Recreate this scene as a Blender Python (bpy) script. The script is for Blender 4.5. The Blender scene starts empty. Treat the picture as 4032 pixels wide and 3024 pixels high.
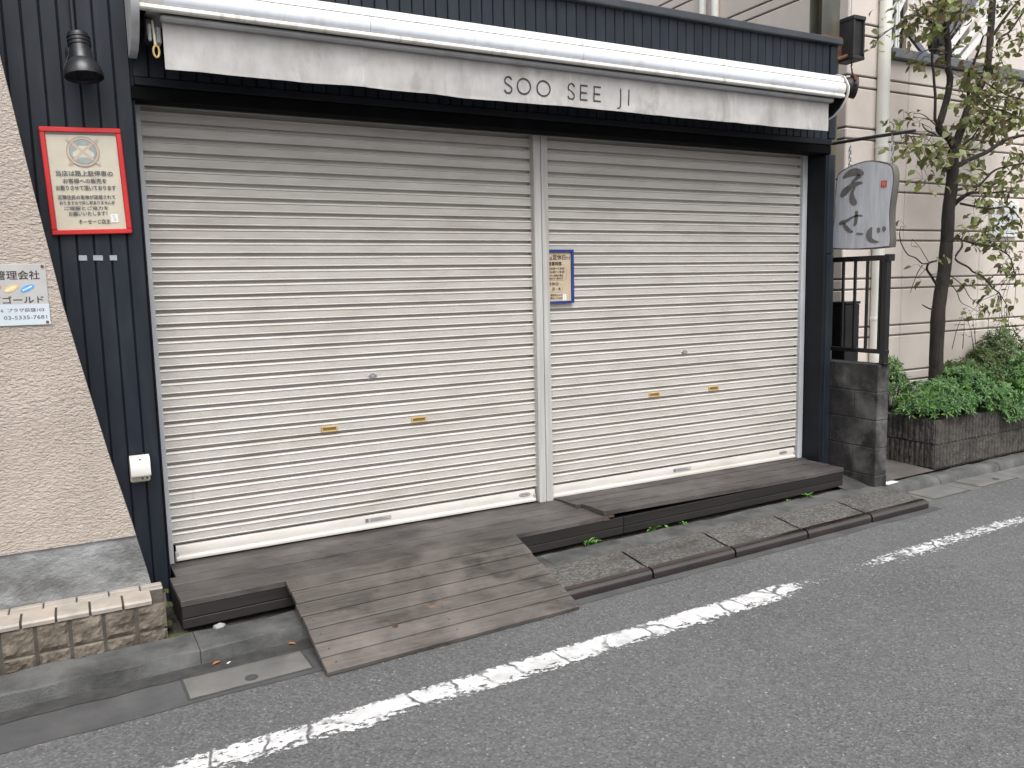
import bpy, math, random
from math import sin, cos, pi, radians
from mathutils import Vector, noise

random.seed(7)
scene = bpy.context.scene
COL = scene.collection

# ---------------------------------------------------------------- camera
cam_d = bpy.data.cameras.new('camera'); cam = bpy.data.objects.new('camera', cam_d); COL.objects.link(cam)
cam.location = (-0.3620, -4.3037, 1.2667)
cam.rotation_euler = (1.44881672, 0.0228911903, -0.496709515)
cam_d.sensor_width = 36.0; cam_d.lens = 3204.68 / 4032 * 36; cam_d.clip_start = 0.05; cam_d.clip_end = 800
scene.camera = cam
scene.render.resolution_x, scene.render.resolution_y = 1024, 768

# ---------------------------------------------------------------- sky, sun, exposure (overcast)
SUN_EL, SUN_AZ = radians(57), radians(192)      # azimuth clockwise from +Y
world = bpy.data.worlds.new('World'); scene.world = world; world.use_nodes = True
wn = world.node_tree; wn.nodes.clear()
sky = wn.nodes.new('ShaderNodeTexSky'); sky.sky_type = 'NISHITA'; sky.sun_disc = False
sky.sun_elevation = SUN_EL; sky.sun_rotation = SUN_AZ; sky.air_density = 1.0; sky.dust_density = 4.0; sky.ozone_density = 1.0
hs = wn.nodes.new('ShaderNodeHueSaturation'); hs.inputs['Saturation'].default_value = 0.16   # cloud cover takes the blue out
bg = wn.nodes.new('ShaderNodeBackground'); bg.inputs['Strength'].default_value = 0.13
wo = wn.nodes.new('ShaderNodeOutputWorld')
wn.links.new(sky.outputs[0], hs.inputs['Color']); wn.links.new(hs.outputs[0], bg.inputs['Color']); wn.links.new(bg.outputs[0], wo.inputs['Surface'])
sd = bpy.data.lights.new('sun', 'SUN'); sd.energy = 1.45; sd.angle = radians(45); sd.color = (1.0, 0.985, 0.955)
sun = bpy.data.objects.new('sun', sd); COL.objects.link(sun)
dirv = Vector((sin(SUN_AZ) * cos(SUN_EL), cos(SUN_AZ) * cos(SUN_EL), sin(SUN_EL)))
sun.rotation_euler = dirv.to_track_quat('Z', 'Y').to_euler(); sun.location = dirv * 30
vs = scene.view_settings
vs.view_transform = 'Standard'; vs.look = 'None'; vs.exposure = 0.74; vs.gamma = 1.0; vs.use_curve_mapping = False

# ---------------------------------------------------------------- helpers
WO = {}           # world origin of every object built
TH = radians(1.95); CT, ST = cos(TH), sin(TH)
def S(u, v, z):   # street frame (yawed 1.95 degrees from the shop front) -> world
    return (u * CT - v * ST, u * ST + v * CT, z)

class G:
    def __init__(s): s.v = []; s.f = []
    def add(s, vs, fs):
        n = len(s.v); s.v += [tuple(p) for p in vs]; s.f += [tuple(i + n for i in f) for f in fs]; return s
    def box(s, x0, x1, y0, y1, z0, z1, b=0.0, xf=None):
        if b <= 0:
            vs = [(x, y, z) for z in (z0, z1) for y in (y0, y1) for x in (x0, x1)]
            fs = [(0, 2, 3, 1), (4, 5, 7, 6), (0, 1, 5, 4), (2, 6, 7, 3), (0, 4, 6, 2), (1, 3, 7, 5)]
        else:
            b = min(b, (x1 - x0) * .45, (y1 - y0) * .45, (z1 - z0) * .45)
            vs = []; idx = {}
            for cx in (0, 1):
                for cy in (0, 1):
                    for cz in (0, 1):
                        X, Y, Z = (x0, x1)[cx], (y0, y1)[cy], (z0, z1)[cz]
                        sx, sy, sz = (1, -1)[cx] * b, (1, -1)[cy] * b, (1, -1)[cz] * b
                        for a, p in (('x', (X, Y + sy, Z + sz)), ('y', (X + sx, Y, Z + sz)), ('z', (X + sx, Y + sy, Z))):
                            idx[cx, cy, cz, a] = len(vs); vs.append(p)
            I = lambda *k: idx[k]
            fs = []
            for c in (0, 1):
                q = [I(c, 0, 0, 'x'), I(c, 1, 0, 'x'), I(c, 1, 1, 'x'), I(c, 0, 1, 'x')]; fs.append(tuple(q if c else q[::-1]))
                q = [I(0, c, 0, 'y'), I(1, c, 0, 'y'), I(1, c, 1, 'y'), I(0, c, 1, 'y')]; fs.append(tuple(q[::-1] if c else q))
                q = [I(0, 0, c, 'z'), I(1, 0, c, 'z'), I(1, 1, c, 'z'), I(0, 1, c, 'z')]; fs.append(tuple(q if c else q[::-1]))
            for a in (0, 1):
                for c in (0, 1):
                    q = [I(0, a, c, 'y'), I(1, a, c, 'y'), I(1, a, c, 'z'), I(0, a, c, 'z')]; fs.append(tuple(q if a == c else q[::-1]) if False else tuple(q))
                    q = [I(a, 0, c, 'x'), I(a, 1, c, 'x'), I(a, 1, c, 'z'), I(a, 0, c, 'z')]; fs.append(tuple(q))
                    q = [I(a, c, 0, 'x'), I(a, c, 1, 'x'), I(a, c, 1, 'y'), I(a, c, 0, 'y')]; fs.append(tuple(q))
            for cx in (0, 1):
                for cy in (0, 1):
                    for cz in (0, 1):
                        fs.append((I(cx, cy, cz, 'x'), I(cx, cy, cz, 'y'), I(cx, cy, cz, 'z')))
        if xf: vs = [xf(*p) for p in vs]
        return s.add(vs, fs)
    def sbox(s, u0, u1, v0, v1, z0, z1, b=0.0): return s.box(u0, u1, v0, v1, z0, z1, b, S)
    def tube(s, path, r, n=8, cap=True):
        P = [Vector(p) for p in path]; k = len(P)
        R = r if isinstance(r, (list, tuple)) else [r] * k
        up = Vector((0.13, 0.21, 0.97)); vs = []
        for i in range(k):
            t = (P[min(i + 1, k - 1)] - P[max(i - 1, 0)]).normalized()
            a = t.cross(up)
            if a.length < .05: a = t.cross(Vector((1, 0, 0)))
            a.normalize(); b = t.cross(a)
            for j in range(n):
                w = 2 * pi * j / n; vs.append(P[i] + (a * cos(w) + b * sin(w)) * R[i])
        fs = [(i * n + j, i * n + (j + 1) % n, (i + 1) * n + (j + 1) % n, (i + 1) * n + j) for i in range(k - 1) for j in range(n)]
        if cap: fs += [tuple(range(n))[::-1], tuple((k - 1) * n + j for j in range(n))]
        return s.add(vs, fs)
    def lathe(s, prof, c, axis=(0, 0, 1), n=24):   # prof: (radius, height along axis)
        ax = Vector(axis).normalized(); a = ax.cross(Vector((0, 1, 0.01)))
        if a.length < .1: a = ax.cross(Vector((1, 0, 0)))
        a.normalize(); b = ax.cross(a); c = Vector(c); vs = []
        for r, h in prof:
            for j in range(n):
                w = 2 * pi * j / n; vs.append(c + ax * h + (a * cos(w) + b * sin(w)) * max(r, 1e-4))
        k = len(prof)
        fs = [(i * n + j, i * n + (j + 1) % n, (i + 1) * n + (j + 1) % n, (i + 1) * n + j) for i in range(k - 1) for j in range(n)]
        fs += [tuple(range(n))[::-1], tuple((k - 1) * n + j for j in range(n))]
        return s.add(vs, fs)
    def extr(s, prof, x0, x1, cap=True, closed=True, nx=1, warp=None):   # profile of (y,z) drawn along X
        k = len(prof); vs = []
        for i in range(nx + 1):
            x = x0 + (x1 - x0) * i / nx
            for y, z in prof:
                p = (x, y, z); vs.append(warp(*p) if warp else p)
        m = k if closed else k - 1
        fs = [(i * k + j, (i + 1) * k + j, (i + 1) * k + (j + 1) % k, i * k + (j + 1) % k) for i in range(nx) for j in range(m)]
        if cap and closed: fs += [tuple(range(k)), tuple(nx * k + j for j in range(k))[::-1]]
        return s.add(vs, fs)
    def prism(s, out, fn, d0, d1):   # closed outline (a,b) -> fn(a,b,depth)
        k = len(out)
        vs = [fn(a, b, d0) for a, b in out] + [fn(a, b, d1) for a, b in out]
        fs = [tuple(range(k)), tuple(range(2 * k - 1, k - 1, -1))] + [(i, i + k, (i + 1) % k + k, (i + 1) % k) for i in range(k)]
        return s.add(vs, fs)
    def grid(s, fn, nu, nv):
        vs = [fn(i / nu, j / nv) for j in range(nv + 1) for i in range(nu + 1)]
        fs = [(j * (nu + 1) + i, j * (nu + 1) + i + 1, (j + 1) * (nu + 1) + i + 1, (j + 1) * (nu + 1) + i) for j in range(nv) for i in range(nu)]
        return s.add(vs, fs)
    def ribbon(s, pts, fn, d=0.0):   # pts: (a, b, width) -> flat stroke of changing width
        k = len(pts); L = []; Rr = []
        for i in range(k):
            a0, b0, _ = pts[max(i - 1, 0)]; a1, b1, _ = pts[min(i + 1, k - 1)]
            dx, dy = a1 - a0, b1 - b0; l = math.hypot(dx, dy) or 1
            nx, ny = -dy / l, dx / l; a, b, w = pts[i]
            L.append(fn(a + nx * w / 2, b + ny * w / 2, d)); Rr.append(fn(a - nx * w / 2, b - ny * w / 2, d))
        vs = []
        for l, r in zip(L, Rr): vs += [l, r]
        return s.add(vs, [(2 * i, 2 * i + 1, 2 * i + 3, 2 * i + 2) for i in range(k - 1)])

def smooth_path(pts, n=6):
    out = []; k = len(pts)
    for i in range(k - 1):
        p0, p1, p2, p3 = pts[max(i - 1, 0)], pts[i], pts[i + 1], pts[min(i + 2, k - 1)]
        for j in range(n):
            t = j / n
            out.append(tuple(.5 * (2 * b + (c - a) * t + (2 * a - 5 * b + 4 * c - d) * t * t + (3 * b - a - 3 * c + d) * t ** 3) for a, b, c, d in zip(p0, p1, p2, p3)))
    return out + [tuple(pts[-1])]

def make_mesh(g, name, smooth=False, recalc=True):
    me = bpy.data.meshes.new(name)
    me.from_pydata(g.v, [], g.f); me.validate()
    if recalc:
        import bmesh
        bm = bmesh.new(); bm.from_mesh(me); bmesh.ops.recalc_face_normals(bm, faces=bm.faces); bm.to_mesh(me); bm.free()
    if smooth:
        me.polygons.foreach_set('use_smooth', [True] * len(me.polygons))
        try: me.set_sharp_from_angle(angle=radians(38))
        except Exception: pass
    return me

def place(me, name, mat, parent, wo):
    o = bpy.data.objects.new(name, me); COL.objects.link(o)
    if mat is not None and not me.materials: me.materials.append(mat)
    WO[o.name] = Vector(wo)
    if parent is not None:
        o.parent = parent; o.location = Vector(wo) - WO[parent.name]
    else: o.location = wo
    return o

def build(g, name, mat, parent=None, smooth=False, recalc=True, origin=None):
    xs, ys, zs = zip(*g.v)
    c = Vector(origin) if origin else Vector(((min(xs) + max(xs)) / 2, (min(ys) + max(ys)) / 2, min(zs)))
    g.v = [(x - c.x, y - c.y, z - c.z) for x, y, z in g.v]
    return place(make_mesh(g, name, smooth, recalc), name, mat, parent, c)

def tag(o, label, cat=None, group=None, kind=None):
    if label: o['label'] = label
    if cat: o['category'] = cat
    if group: o['group'] = group
    if kind: o['kind'] = kind
    return o

def thing(name, loc, label, cat, group=None):
    o = bpy.data.objects.new(name, None); COL.objects.link(o); o.location = loc; o.empty_display_size = .1
    WO[o.name] = Vector(loc); return tag(o, label, cat, group)

def structure(o): o['kind'] = 'structure'; return o

FONT_CACHE = {}
def text_geo(body, h, x0, x1, zc, fn, d=0.0, wob=0.0, bold=.03):
    """flat lettering: body laid between x0 and x1 with character height h, centred on zc; fn(a,b,d) -> world"""
    cu = bpy.data.curves.new('t', 'FONT'); cu.body = body; cu.size = 1.0; cu.resolution_u = 2
    ob = bpy.data.objects.new('t', cu); COL.objects.link(ob)
    dg = bpy.context.evaluated_depsgraph_get(); me = bpy.data.meshes.new_from_object(ob.evaluated_get(dg))
    V = [v.co.copy() for v in me.vertices]; F = [tuple(p.vertices) for p in me.polygons]
    bpy.data.objects.remove(ob); bpy.data.curves.remove(cu); bpy.data.meshes.remove(me)
    g = G()
    if not V: return g
    ax, bx = min(v.x for v in V), max(v.x for v in V); ay, by = min(v.y for v in V), max(v.y for v in V)
    sx = (x1 - x0) / max(bx - ax, 1e-6); sy = h / max(by - ay, 1e-6)
    for kx, ky, kd in ((0, 0, 0), (bold, 0, .00012), (0, bold, .00024), (bold, bold, .00036)) if bold else ((0, 0, 0),):
      vs = []
      for v in V:
        a, b = x0 + (v.x - ax) * sx + kx * h, zc + (v.y - (ay + by) / 2) * sy + ky * h
        if wob:
            q = Vector((a * 60, b * 60, 3.1)); a += noise.noise(q) * wob; b += noise.noise(q + Vector((9, 4, 2))) * wob
        q3 = fn(a, b, d); vs.append((q3[0], q3[1] - kd, q3[2]))
      g.add(vs, F)
    return g

# ---------------------------------------------------------------- materials
MATS = {}
def nt_new(name):
    m = bpy.data.materials.new(name); m.use_nodes = True; t = m.node_tree; t.nodes.clear()
    out = t.nodes.new('ShaderNodeOutputMaterial'); b = t.nodes.new('ShaderNodeBsdfPrincipled'); t.links.new(b.outputs[0], out.inputs['Surface'])
    MATS[name] = m; return m, t, b, out
def N(t, typ, **kw):
    n = t.nodes.new(typ)
    for k, v in kw.items(): setattr(n, k, v)
    return n
def L(t, a, b): t.links.new(a, b)
def math_n(t, op, a, b=None, c=None, clamp=False):
    n = N(t, 'ShaderNodeMath', operation=op, use_clamp=clamp)
    for i, x in enumerate((a, b, c)):
        if x is None: continue
        if isinstance(x, (int, float)): n.inputs[i].default_value = x
        else: L(t, x, n.inputs[i])
    return n.outputs[0]
def ramp(t, fac, p0, p1, c0=(0, 0, 0, 1), c1=(1, 1, 1, 1)):
    if p0 > p1: p0, p1, c0, c1 = p1, p0, c1, c0
    r = N(t, 'ShaderNodeValToRGB'); e = r.color_ramp.elements
    e[0].position, e[1].position = p0, p1; e[0].color, e[1].color = c0, c1
    L(t, fac, r.inputs[0]); return r.outputs[0]
def rgba(c): return (c[0], c[1], c[2], 1.0)
def mix(t, fac, a, b, mode='MIX'):
    n = N(t, 'ShaderNodeMix', data_type='RGBA', blend_type=mode)
    if isinstance(fac, (int, float)): n.inputs['Factor'].default_value = fac
    else: L(t, fac, n.inputs['Factor'])
    for s_, x in (('A', a), ('B', b)):
        i = [q for q in n.inputs if q.name == s_ and q.type == 'RGBA'][0]
        if isinstance(x, tuple): i.default_value = rgba(x)
        else: L(t, x, i)
    return [q for q in n.outputs if q.type == 'RGBA'][0]
def coords(t, kind='pos', scale=(1, 1, 1)):
    if kind == 'pos': c = N(t, 'ShaderNodeNewGeometry').outputs['Position']
    else:
        c = N(t, 'ShaderNodeTexCoord').outputs['Object']
        oi = N(t, 'ShaderNodeObjectInfo'); m = N(t, 'ShaderNodeVectorMath', operation='MULTIPLY')
        L(t, oi.outputs['Random'], m.inputs[0]); m.inputs[1].default_value = (37.0, 53.0, 71.0)
        a = N(t, 'ShaderNodeVectorMath', operation='ADD'); L(t, c, a.inputs[0]); L(t, m.outputs[0], a.inputs[1]); c = a.outputs[0]
    if scale != (1, 1, 1):
        m = N(t, 'ShaderNodeVectorMath', operation='MULTIPLY'); L(t, c, m.inputs[0]); m.inputs[1].default_value = scale; c = m.outputs[0]
    return c
def noi(t, vec, scale, detail=5, rough=.55, dist=0.0):
    n = N(t, 'ShaderNodeTexNoise'); n.inputs['Scale'].default_value = scale; n.inputs['Detail'].default_value = detail
    n.inputs['Roughness'].default_value = rough; n.inputs['Distortion'].default_value = dist; L(t, vec, n.inputs['Vector']); return n.outputs['Fac']
def bump(t, b, h, strength, dist=.01, prev=None):
    n = N(t, 'ShaderNodeBump'); n.inputs['Strength'].default_value = strength; n.inputs['Distance'].default_value = dist
    L(t, h, n.inputs['Height'])
    if prev is not None: L(t, prev, n.inputs['Normal'])
    L(t, n.outputs[0], b.inputs['Normal']); return n.outputs[0]

def simple(name, c1, c2=None, scale=6, rough=.6, bmp=0.0, bscale=90, bdist=.004, metal=0.0, stretch=(1, 1, 1), coord='pos', rand=0.0, c3=None, s3=1.4, spec=.5, lo=.36, hi=.64, coat=0.0):
    m, t, b, out = nt_new(name)
    v = coords(t, coord, stretch)
    col = None
    if c2: col = mix(t, ramp(t, noi(t, v, scale, 7, .6), lo, hi), c1, c2)
    if c3: col = mix(t, ramp(t, noi(t, v, s3, 5, .6), .52, .72), col if col else c1, c3)
    if rand:
        oi = N(t, 'ShaderNodeObjectInfo'); r = math_n(t, 'MULTIPLY_ADD', oi.outputs['Random'], 2 * rand, 1 - rand)
        h = N(t, 'ShaderNodeHueSaturation'); L(t, r, h.inputs['Value'])
        if col is not None: L(t, col, h.inputs['Color'])
        else: h.inputs['Color'].default_value = rgba(c1)
        col = h.outputs[0]
    if col is not None: L(t, col, b.inputs['Base Color'])
    else: b.inputs['Base Color'].default_value = rgba(c1)
    rr = noi(t, v, scale * 3, 4); L(t, math_n(t, 'MULTIPLY_ADD', rr, .24, rough - .12), b.inputs['Roughness'])
    b.inputs['Metallic'].default_value = metal; b.inputs['Specular IOR Level'].default_value = spec
    if coat: b.inputs['Coat Weight'].default_value = coat
    if bmp: bump(t, b, noi(t, v, bscale, 6, .65), bmp, bdist)
    return m

simple('cladding', (.0100, .0138, .0210), (.0150, .0198, .0290), 5, .45, .06, 40, coord='pos', rand=.07, stretch=(3, 3, .6), spec=.28, c3=(.020, .024, .032), s3=5)
simple('dark_trim', (.0065, .0080, .0115), (.0105, .0125, .0175), 4, .5, .08, 60, spec=.22)
simple('blackboard', (.0028, .0028, .0031), (.0050, .0050, .0054), 6, .75, .1, 60, spec=.05)
simple('coping_metal', (.030, .037, .046), (.045, .052, .060), 7, .40, .05, 60, rand=.05)
simple('aluminium', (.42, .43, .45), (.50, .51, .53), 5, .40, .04, 60, stretch=(3, 3, .5), c3=(.32, .31, .30))
simple('mullion_paint', (.40, .385, .365), (.50, .485, .465), 6, .42, .04, 60, stretch=(6, 6, .35), c3=(.27, .25, .23), s3=2)
simple('awning_face', (.74, .77, .83), (.79, .82, .89), 3, .42, .02, 30, stretch=(5, .3, .25), c3=(.66, .66, .68), s3=2.3)
simple('awning_cream', (.72, .70, .65), (.80, .78, .74), 6, .42, .03, 60, stretch=(3, 1, .5), c3=(.45, .39, .33), s3=6)
simple('awning_grey', (.30, .30, .31), (.38, .38, .39), 6, .45)
simple('black_plastic', (.010, .010, .011), (.018, .018, .020), 9, .40, .05, 120)
simple('lamp_paint', (.012, .013, .016), (.022, .023, .027), 12, .32, .03, 90)
simple('red_paint', (.46, .012, .013), (.54, .022, .020), 7, .38, .03, 50)
simple('blue_paint', (.010, .030, .18), (.016, .042, .22), 7, .38)
simple('paper_cream', (.50, .45, .345), (.56, .51, .40), 5, .55, .10, 6, .012)
simple('paper_tan', (.46, .36, .25), (.52, .42, .30), 6, .6, .06, 7)
simple('paper_white', (.72, .72, .70), (.78, .78, .76), 8, .6)
simple('ink', (.030, .027, .024), None, 6, .6)
simple('ink_soft', (.085, .078, .062), None, 6, .6)
simple('ink_grey', (.10, .10, .11), (.16, .16, .17), 10, .6)
simple('crayon_pink', (.47, .335, .25), (.52, .40, .30), 30, .7)
simple('crayon_blue', (.22, .275, .27), (.30, .34, .32), 40, .7)
simple('crayon_cream', (.60, .56, .44), (.52, .49, .39), 40, .7)
simple('tape_silver', (.25, .27, .29), (.33, .35, .37), 20, .35, .1, 60)
simple('outlet_white', (.62, .61, .58), (.68, .67, .64), 9, .38)
simple('outlet_cream', (.52, .49, .38), (.58, .55, .44), 9, .45)
simple('screw_rust', (.10, .045, .025), (.16, .08, .05), 40, .6)
simple('steel', (.42, .42, .43), (.50, .50, .51), 30, .30, metal=.85)
simple('brass', (.52, .36, .13), (.62, .45, .20), 20, .36, metal=.25)
simple('brass_dark', (.16, .10, .03), (.22, .14, .05), 30, .5)
simple('plate_grey', (.40, .39, .38), (.46, .45, .44), 8, .36, metal=.15)
simple('plate_blue', (.47, .53, .57), (.52, .58, .62), 8, .40)
simple('oval_red', (.72, .13, .10), None, 5, .5); simple('oval_orange', (.74, .42, .10), (.80, .55, .22), 25, .5); simple('oval_blue', (.04, .27, .72), (.10, .36, .80), 25, .5)
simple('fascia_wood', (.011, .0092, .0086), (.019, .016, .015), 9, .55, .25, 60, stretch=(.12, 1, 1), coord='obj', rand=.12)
simple('end_grain', (.070, .040, .022), (.030, .020, .014), 40, .8, .3, 90)
simple('concrete_kerb', (.066, .067, .066), (.125, .125, .121), 7, .9, .9, 110, .006, c3=(.045, .045, .044), s3=4)
simple('concrete_gutter', (.064, .064, .066), (.094, .094, .095), 4, .8, .45, 140, .004, c3=(.052, .051, .052), s3=2.4)
simple('concrete_lid', (.125, .122, .116), (.165, .160, .152), 5, .85, .4, 120, .003, c3=(.085, .082, .080), s3=4)
simple('concrete_walk', (.078, .070, .063), (.115, .104, .094), 5, .88, .5, 140, .004, c3=(.055, .050, .046), s3=2.6)
simple('apron_concrete', (.034, .032, .030), (.066, .062, .058), 7, .9, .8, 100, .006)
simple('silt', (.030, .030, .030), (.056, .055, .054), 14, .85, .7, 90, .006)
simple('dirt', (.030, .026, .021), (.055, .048, .038), 14, .95, .9, 60, .012)
simple('step_concrete', (.058, .055, .050), (.160, .154, .144), 70, .9, 1.0, 90, .012, c3=(.052, .047, .041), s3=5, rand=.10, stretch=(.7, 1.3, 1), lo=.40, hi=.62)
simple('nosing_steel', (.012, .0060, .0060), (.020, .011, .010), 6, .20, 0, c3=(.028, .016, .013), s3=4, spec=.5); MATS['nosing_steel'].node_tree.nodes['Principled BSDF'].inputs['IOR'].default_value = 2.1
simple('block_concrete', (.014, .013, .013), (.050, .047, .046), 7, .9, .9, 110, .005, c3=(.135, .131, .128), s3=4.2, rand=.15)
simple('planter_block', (.050, .045, .040), (.100, .091, .081), 14, .92, 1.0, 80, .008, rand=.10, c3=(.042, .037, .033), s3=4)
simple('railing_black', (.006, .006, .0065), (.012, .012, .013), 10, .35, .04, 80)
simple('siding', (.60, .535, .485), (.655, .59, .54), 2, .75, .28, 70, .006, rand=.025, c3=(.55, .485, .435), s3=1.3)
simple('siding_joint', (.20, .165, .14), (.26, .22, .19), 9, .85)
simple('pipe_white', (.70, .69, .64), (.75, .74, .70), 5, .42)
simple('coping_grey', (.12, .13, .15), (.16, .17, .19), 7, .5)
simple('stair_white', (.66, .66, .64), (.72, .72, .70), 8, .5)
simple('dark_void', (.010, .010, .011), (.020, .020, .022), 5, .6)
simple('glass_dark', (.012, .014, .016), (.02, .022, .024), 3, .12)
simple('window_grey', (.52, .54, .56), (.60, .62, .64), 4, .3)
simple('column_steel', (.062, .062, .052), (.100, .098, .078), 6, .45, .2, 60, stretch=(1, 1, .3), c3=(.17, .115, .035), s3=3)
simple('rust', (.070, .026, .013), (.135, .052, .024), 16, .8, .4, 70)
simple('lamp_dark', (.016, .015, .016), (.030, .028, .028), 8, .55)
simple('soil', (.020, .016, .012), (.040, .032, .024), 20, .95, .9, 50, .02)
simple('bark', (.012, .0085, .0065), (.029, .021, .016), 14, .88, 1.0, 45, .012, stretch=(1, 1, .35), coord='obj')
simple('twig', (.020, .014, .011), (.038, .028, .021), 20, .85)
simple('tile_top', (.30, .265, .23), (.38, .342, .30), 14, .55, .5, 30, .004, rand=.06, c3=(.42, .36, .30), s3=5)
simple('tile_front', (.095, .077, .059), (.180, .150, .118), 10, .7, 1.0, 22, .010, rand=.12, c3=(.085, .068, .050), s3=6)
simple('grout', (.050, .043, .036), (.085, .074, .062), 20, .9)
simple('moss', (.045, .055, .012), (.075, .080, .022), 30, .95, .9, 80, .01)
simple('weed_green', (.075, .21, .030), (.11, .27, .05), 30, .5)
simple('dead_leaf', (.28, .085, .022), (.36, .13, .04), 40, .6)
simple('white_stone', (.22, .22, .21), (.34, .34, .32), 20, .8, .5, 40)
simple('base_concrete', (.125, .126, .126), (.26, .265, .266), 9, .88, 1.0, 45, .010, stretch=(.8, 1, 1.2), c3=(.42, .435, .445), s3=3.1)
simple('stain_dark', (.045, .045, .046), (.06, .06, .06), 20, .8)
simple('rope_white', (.5, .48, .42), None, 5, .7)
simple('red_stamp', (.50, .050, .035), (.58, .09, .06), 30, .6)
simple('brush_ink', (.11, .10, .10), (.19, .175, .17), 25, .6, stretch=(1, 1, .3))
simple('sign_edge', (.070, .064, .058), (.125, .116, .104), 12, .7, .5, 60, stretch=(1, 1, .3))

def mat_wood(name, c1, c2, worn, wornamt):
    m, t, b, out = nt_new(name)
    v = coords(t, 'obj', (1, 1, 1)); vg = coords(t, 'obj', (.09, 1.6, 1.6)); vp = coords(t, 'pos')
    c = mix(t, ramp(t, noi(t, vg, 44, 7, .72), .36, .64), c1, c2)
    c = mix(t, math_n(t, 'MULTIPLY', ramp(t, noi(t, coords(t, 'pos', (.8, 1.6, 1)), 4.4, 6, .66, .6), .50, .68), .8), c, tuple(.38 * x for x in c1))
    w = math_n(t, 'MULTIPLY', ramp(t, noi(t, vp, 2.1, 6, .62), .47, .68), wornamt)
    c = mix(t, w, c, worn)
    w2 = math_n(t, 'MULTIPLY', ramp(t, noi(t, coords(t, 'pos', (1, 2.2, 1)), 4.6, 4, .6), .66, .74), .55)
    c = mix(t, w2, c, (worn[0] * 1.35, worn[1] * .95, worn[2] * .72))
    oi = N(t, 'ShaderNodeObjectInfo'); h = N(t, 'ShaderNodeHueSaturation'); L(t, math_n(t, 'MULTIPLY_ADD', oi.outputs['Random'], .44, .78), h.inputs['Value']); L(t, c, h.inputs['Color'])
    L(t, h.outputs[0], b.inputs['Base Color'])
    L(t, math_n(t, 'MULTIPLY_ADD', noi(t, vp, 6, 4), .3, .42), b.inputs['Roughness'])
    bump(t, b, noi(t, vg, 60, 6, .7), .35, .004)
mat_wood('deck_wood', (.044, .038, .036), (.076, .067, .064), (.145, .131, .126), .60)
mat_wood('ramp_wood', (.066, .057, .051), (.116, .102, .092), (.190, .167, .148), .75)

def mat_shutter():
    m, t, b, out = nt_new('shutter_paint')
    vs_ = coords(t, 'pos', (.18, 1, 1.0)); vp = coords(t, 'pos')
    c = mix(t, ramp(t, noi(t, vs_, 26, 6, .65), .30, .72), (.522, .490, .452), (.595, .568, .532))
    streak = ramp(t, noi(t, coords(t, 'pos', (.10, 1, 6.0)), 34, 5, .6), .50, .74)
    c = mix(t, math_n(t, 'MULTIPLY', streak, .42), c, (.41, .375, .335))
    # grime clinging to patches, wiped spots paler
    g_ = ramp(t, noi(t, coords(t, 'pos', (.45, 1, 1.6)), 3.4, 6, .66), .50, .70)
    c = mix(t, math_n(t, 'MULTIPLY', g_, .40), c, (.33, .29, .255))
    w_ = ramp(t, noi(t, coords(t, 'pos', (.55, 1, 2.4)), 5.2, 4, .6), .64, .76)
    c = mix(t, math_n(t, 'MULTIPLY', w_, .50), c, (.62, .62, .63))
    # rust tears
    r_ = ramp(t, noi(t, coords(t, 'pos', (6, 1, .5)), 2.4, 3, .5), .73, .80)
    c = mix(t, math_n(t, 'MULTIPLY', r_, .35), c, (.30, .20, .13))
    L(t, c, b.inputs['Base Color'])
    L(t, math_n(t, 'MULTIPLY_ADD', noi(t, vp, 8, 4), .25, .28), b.inputs['Roughness'])
    bump(t, b, noi(t, vp, 55, 4), .03, .002)
mat_shutter()

def mat_valance():
    m, t, b, out = nt_new('valance_fabric')
    vp = coords(t, 'pos')
    c = mix(t, ramp(t, noi(t, coords(t, 'pos', (1, 1, .45)), 9, 6, .62), .32, .70), (.37, .358, .345), (.50, .488, .475))
    d = ramp(t, noi(t, coords(t, 'pos', (1, 1, .6)), 4.2, 7, .7, .8), .50, .72)
    c = mix(t, math_n(t, 'MULTIPLY', d, .85), c, (.225, .208, .198))
    # darker towards the top of the cloth, broken up by noise
    z = N(t, 'ShaderNodeSeparateXYZ'); L(t, vp, z.inputs[0])
    k = math_n(t, 'MULTIPLY', ramp(t, math_n(t, 'ADD', math_n(t, 'MULTIPLY_ADD', z.outputs['Z'], 6.0, -13.9), math_n(t, 'MULTIPLY', noi(t, coords(t, 'pos', (3, 1, .6)), 5, 5), .7)), .45, .95), .55)
    c = mix(t, k, c, (.26, .24, .23))
    L(t, c, b.inputs['Base Color']); b.inputs['Roughness'].default_value = .7
    bump(t, b, noi(t, vp, 16, 5, .6), .25, .01)
mat_valance()

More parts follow.
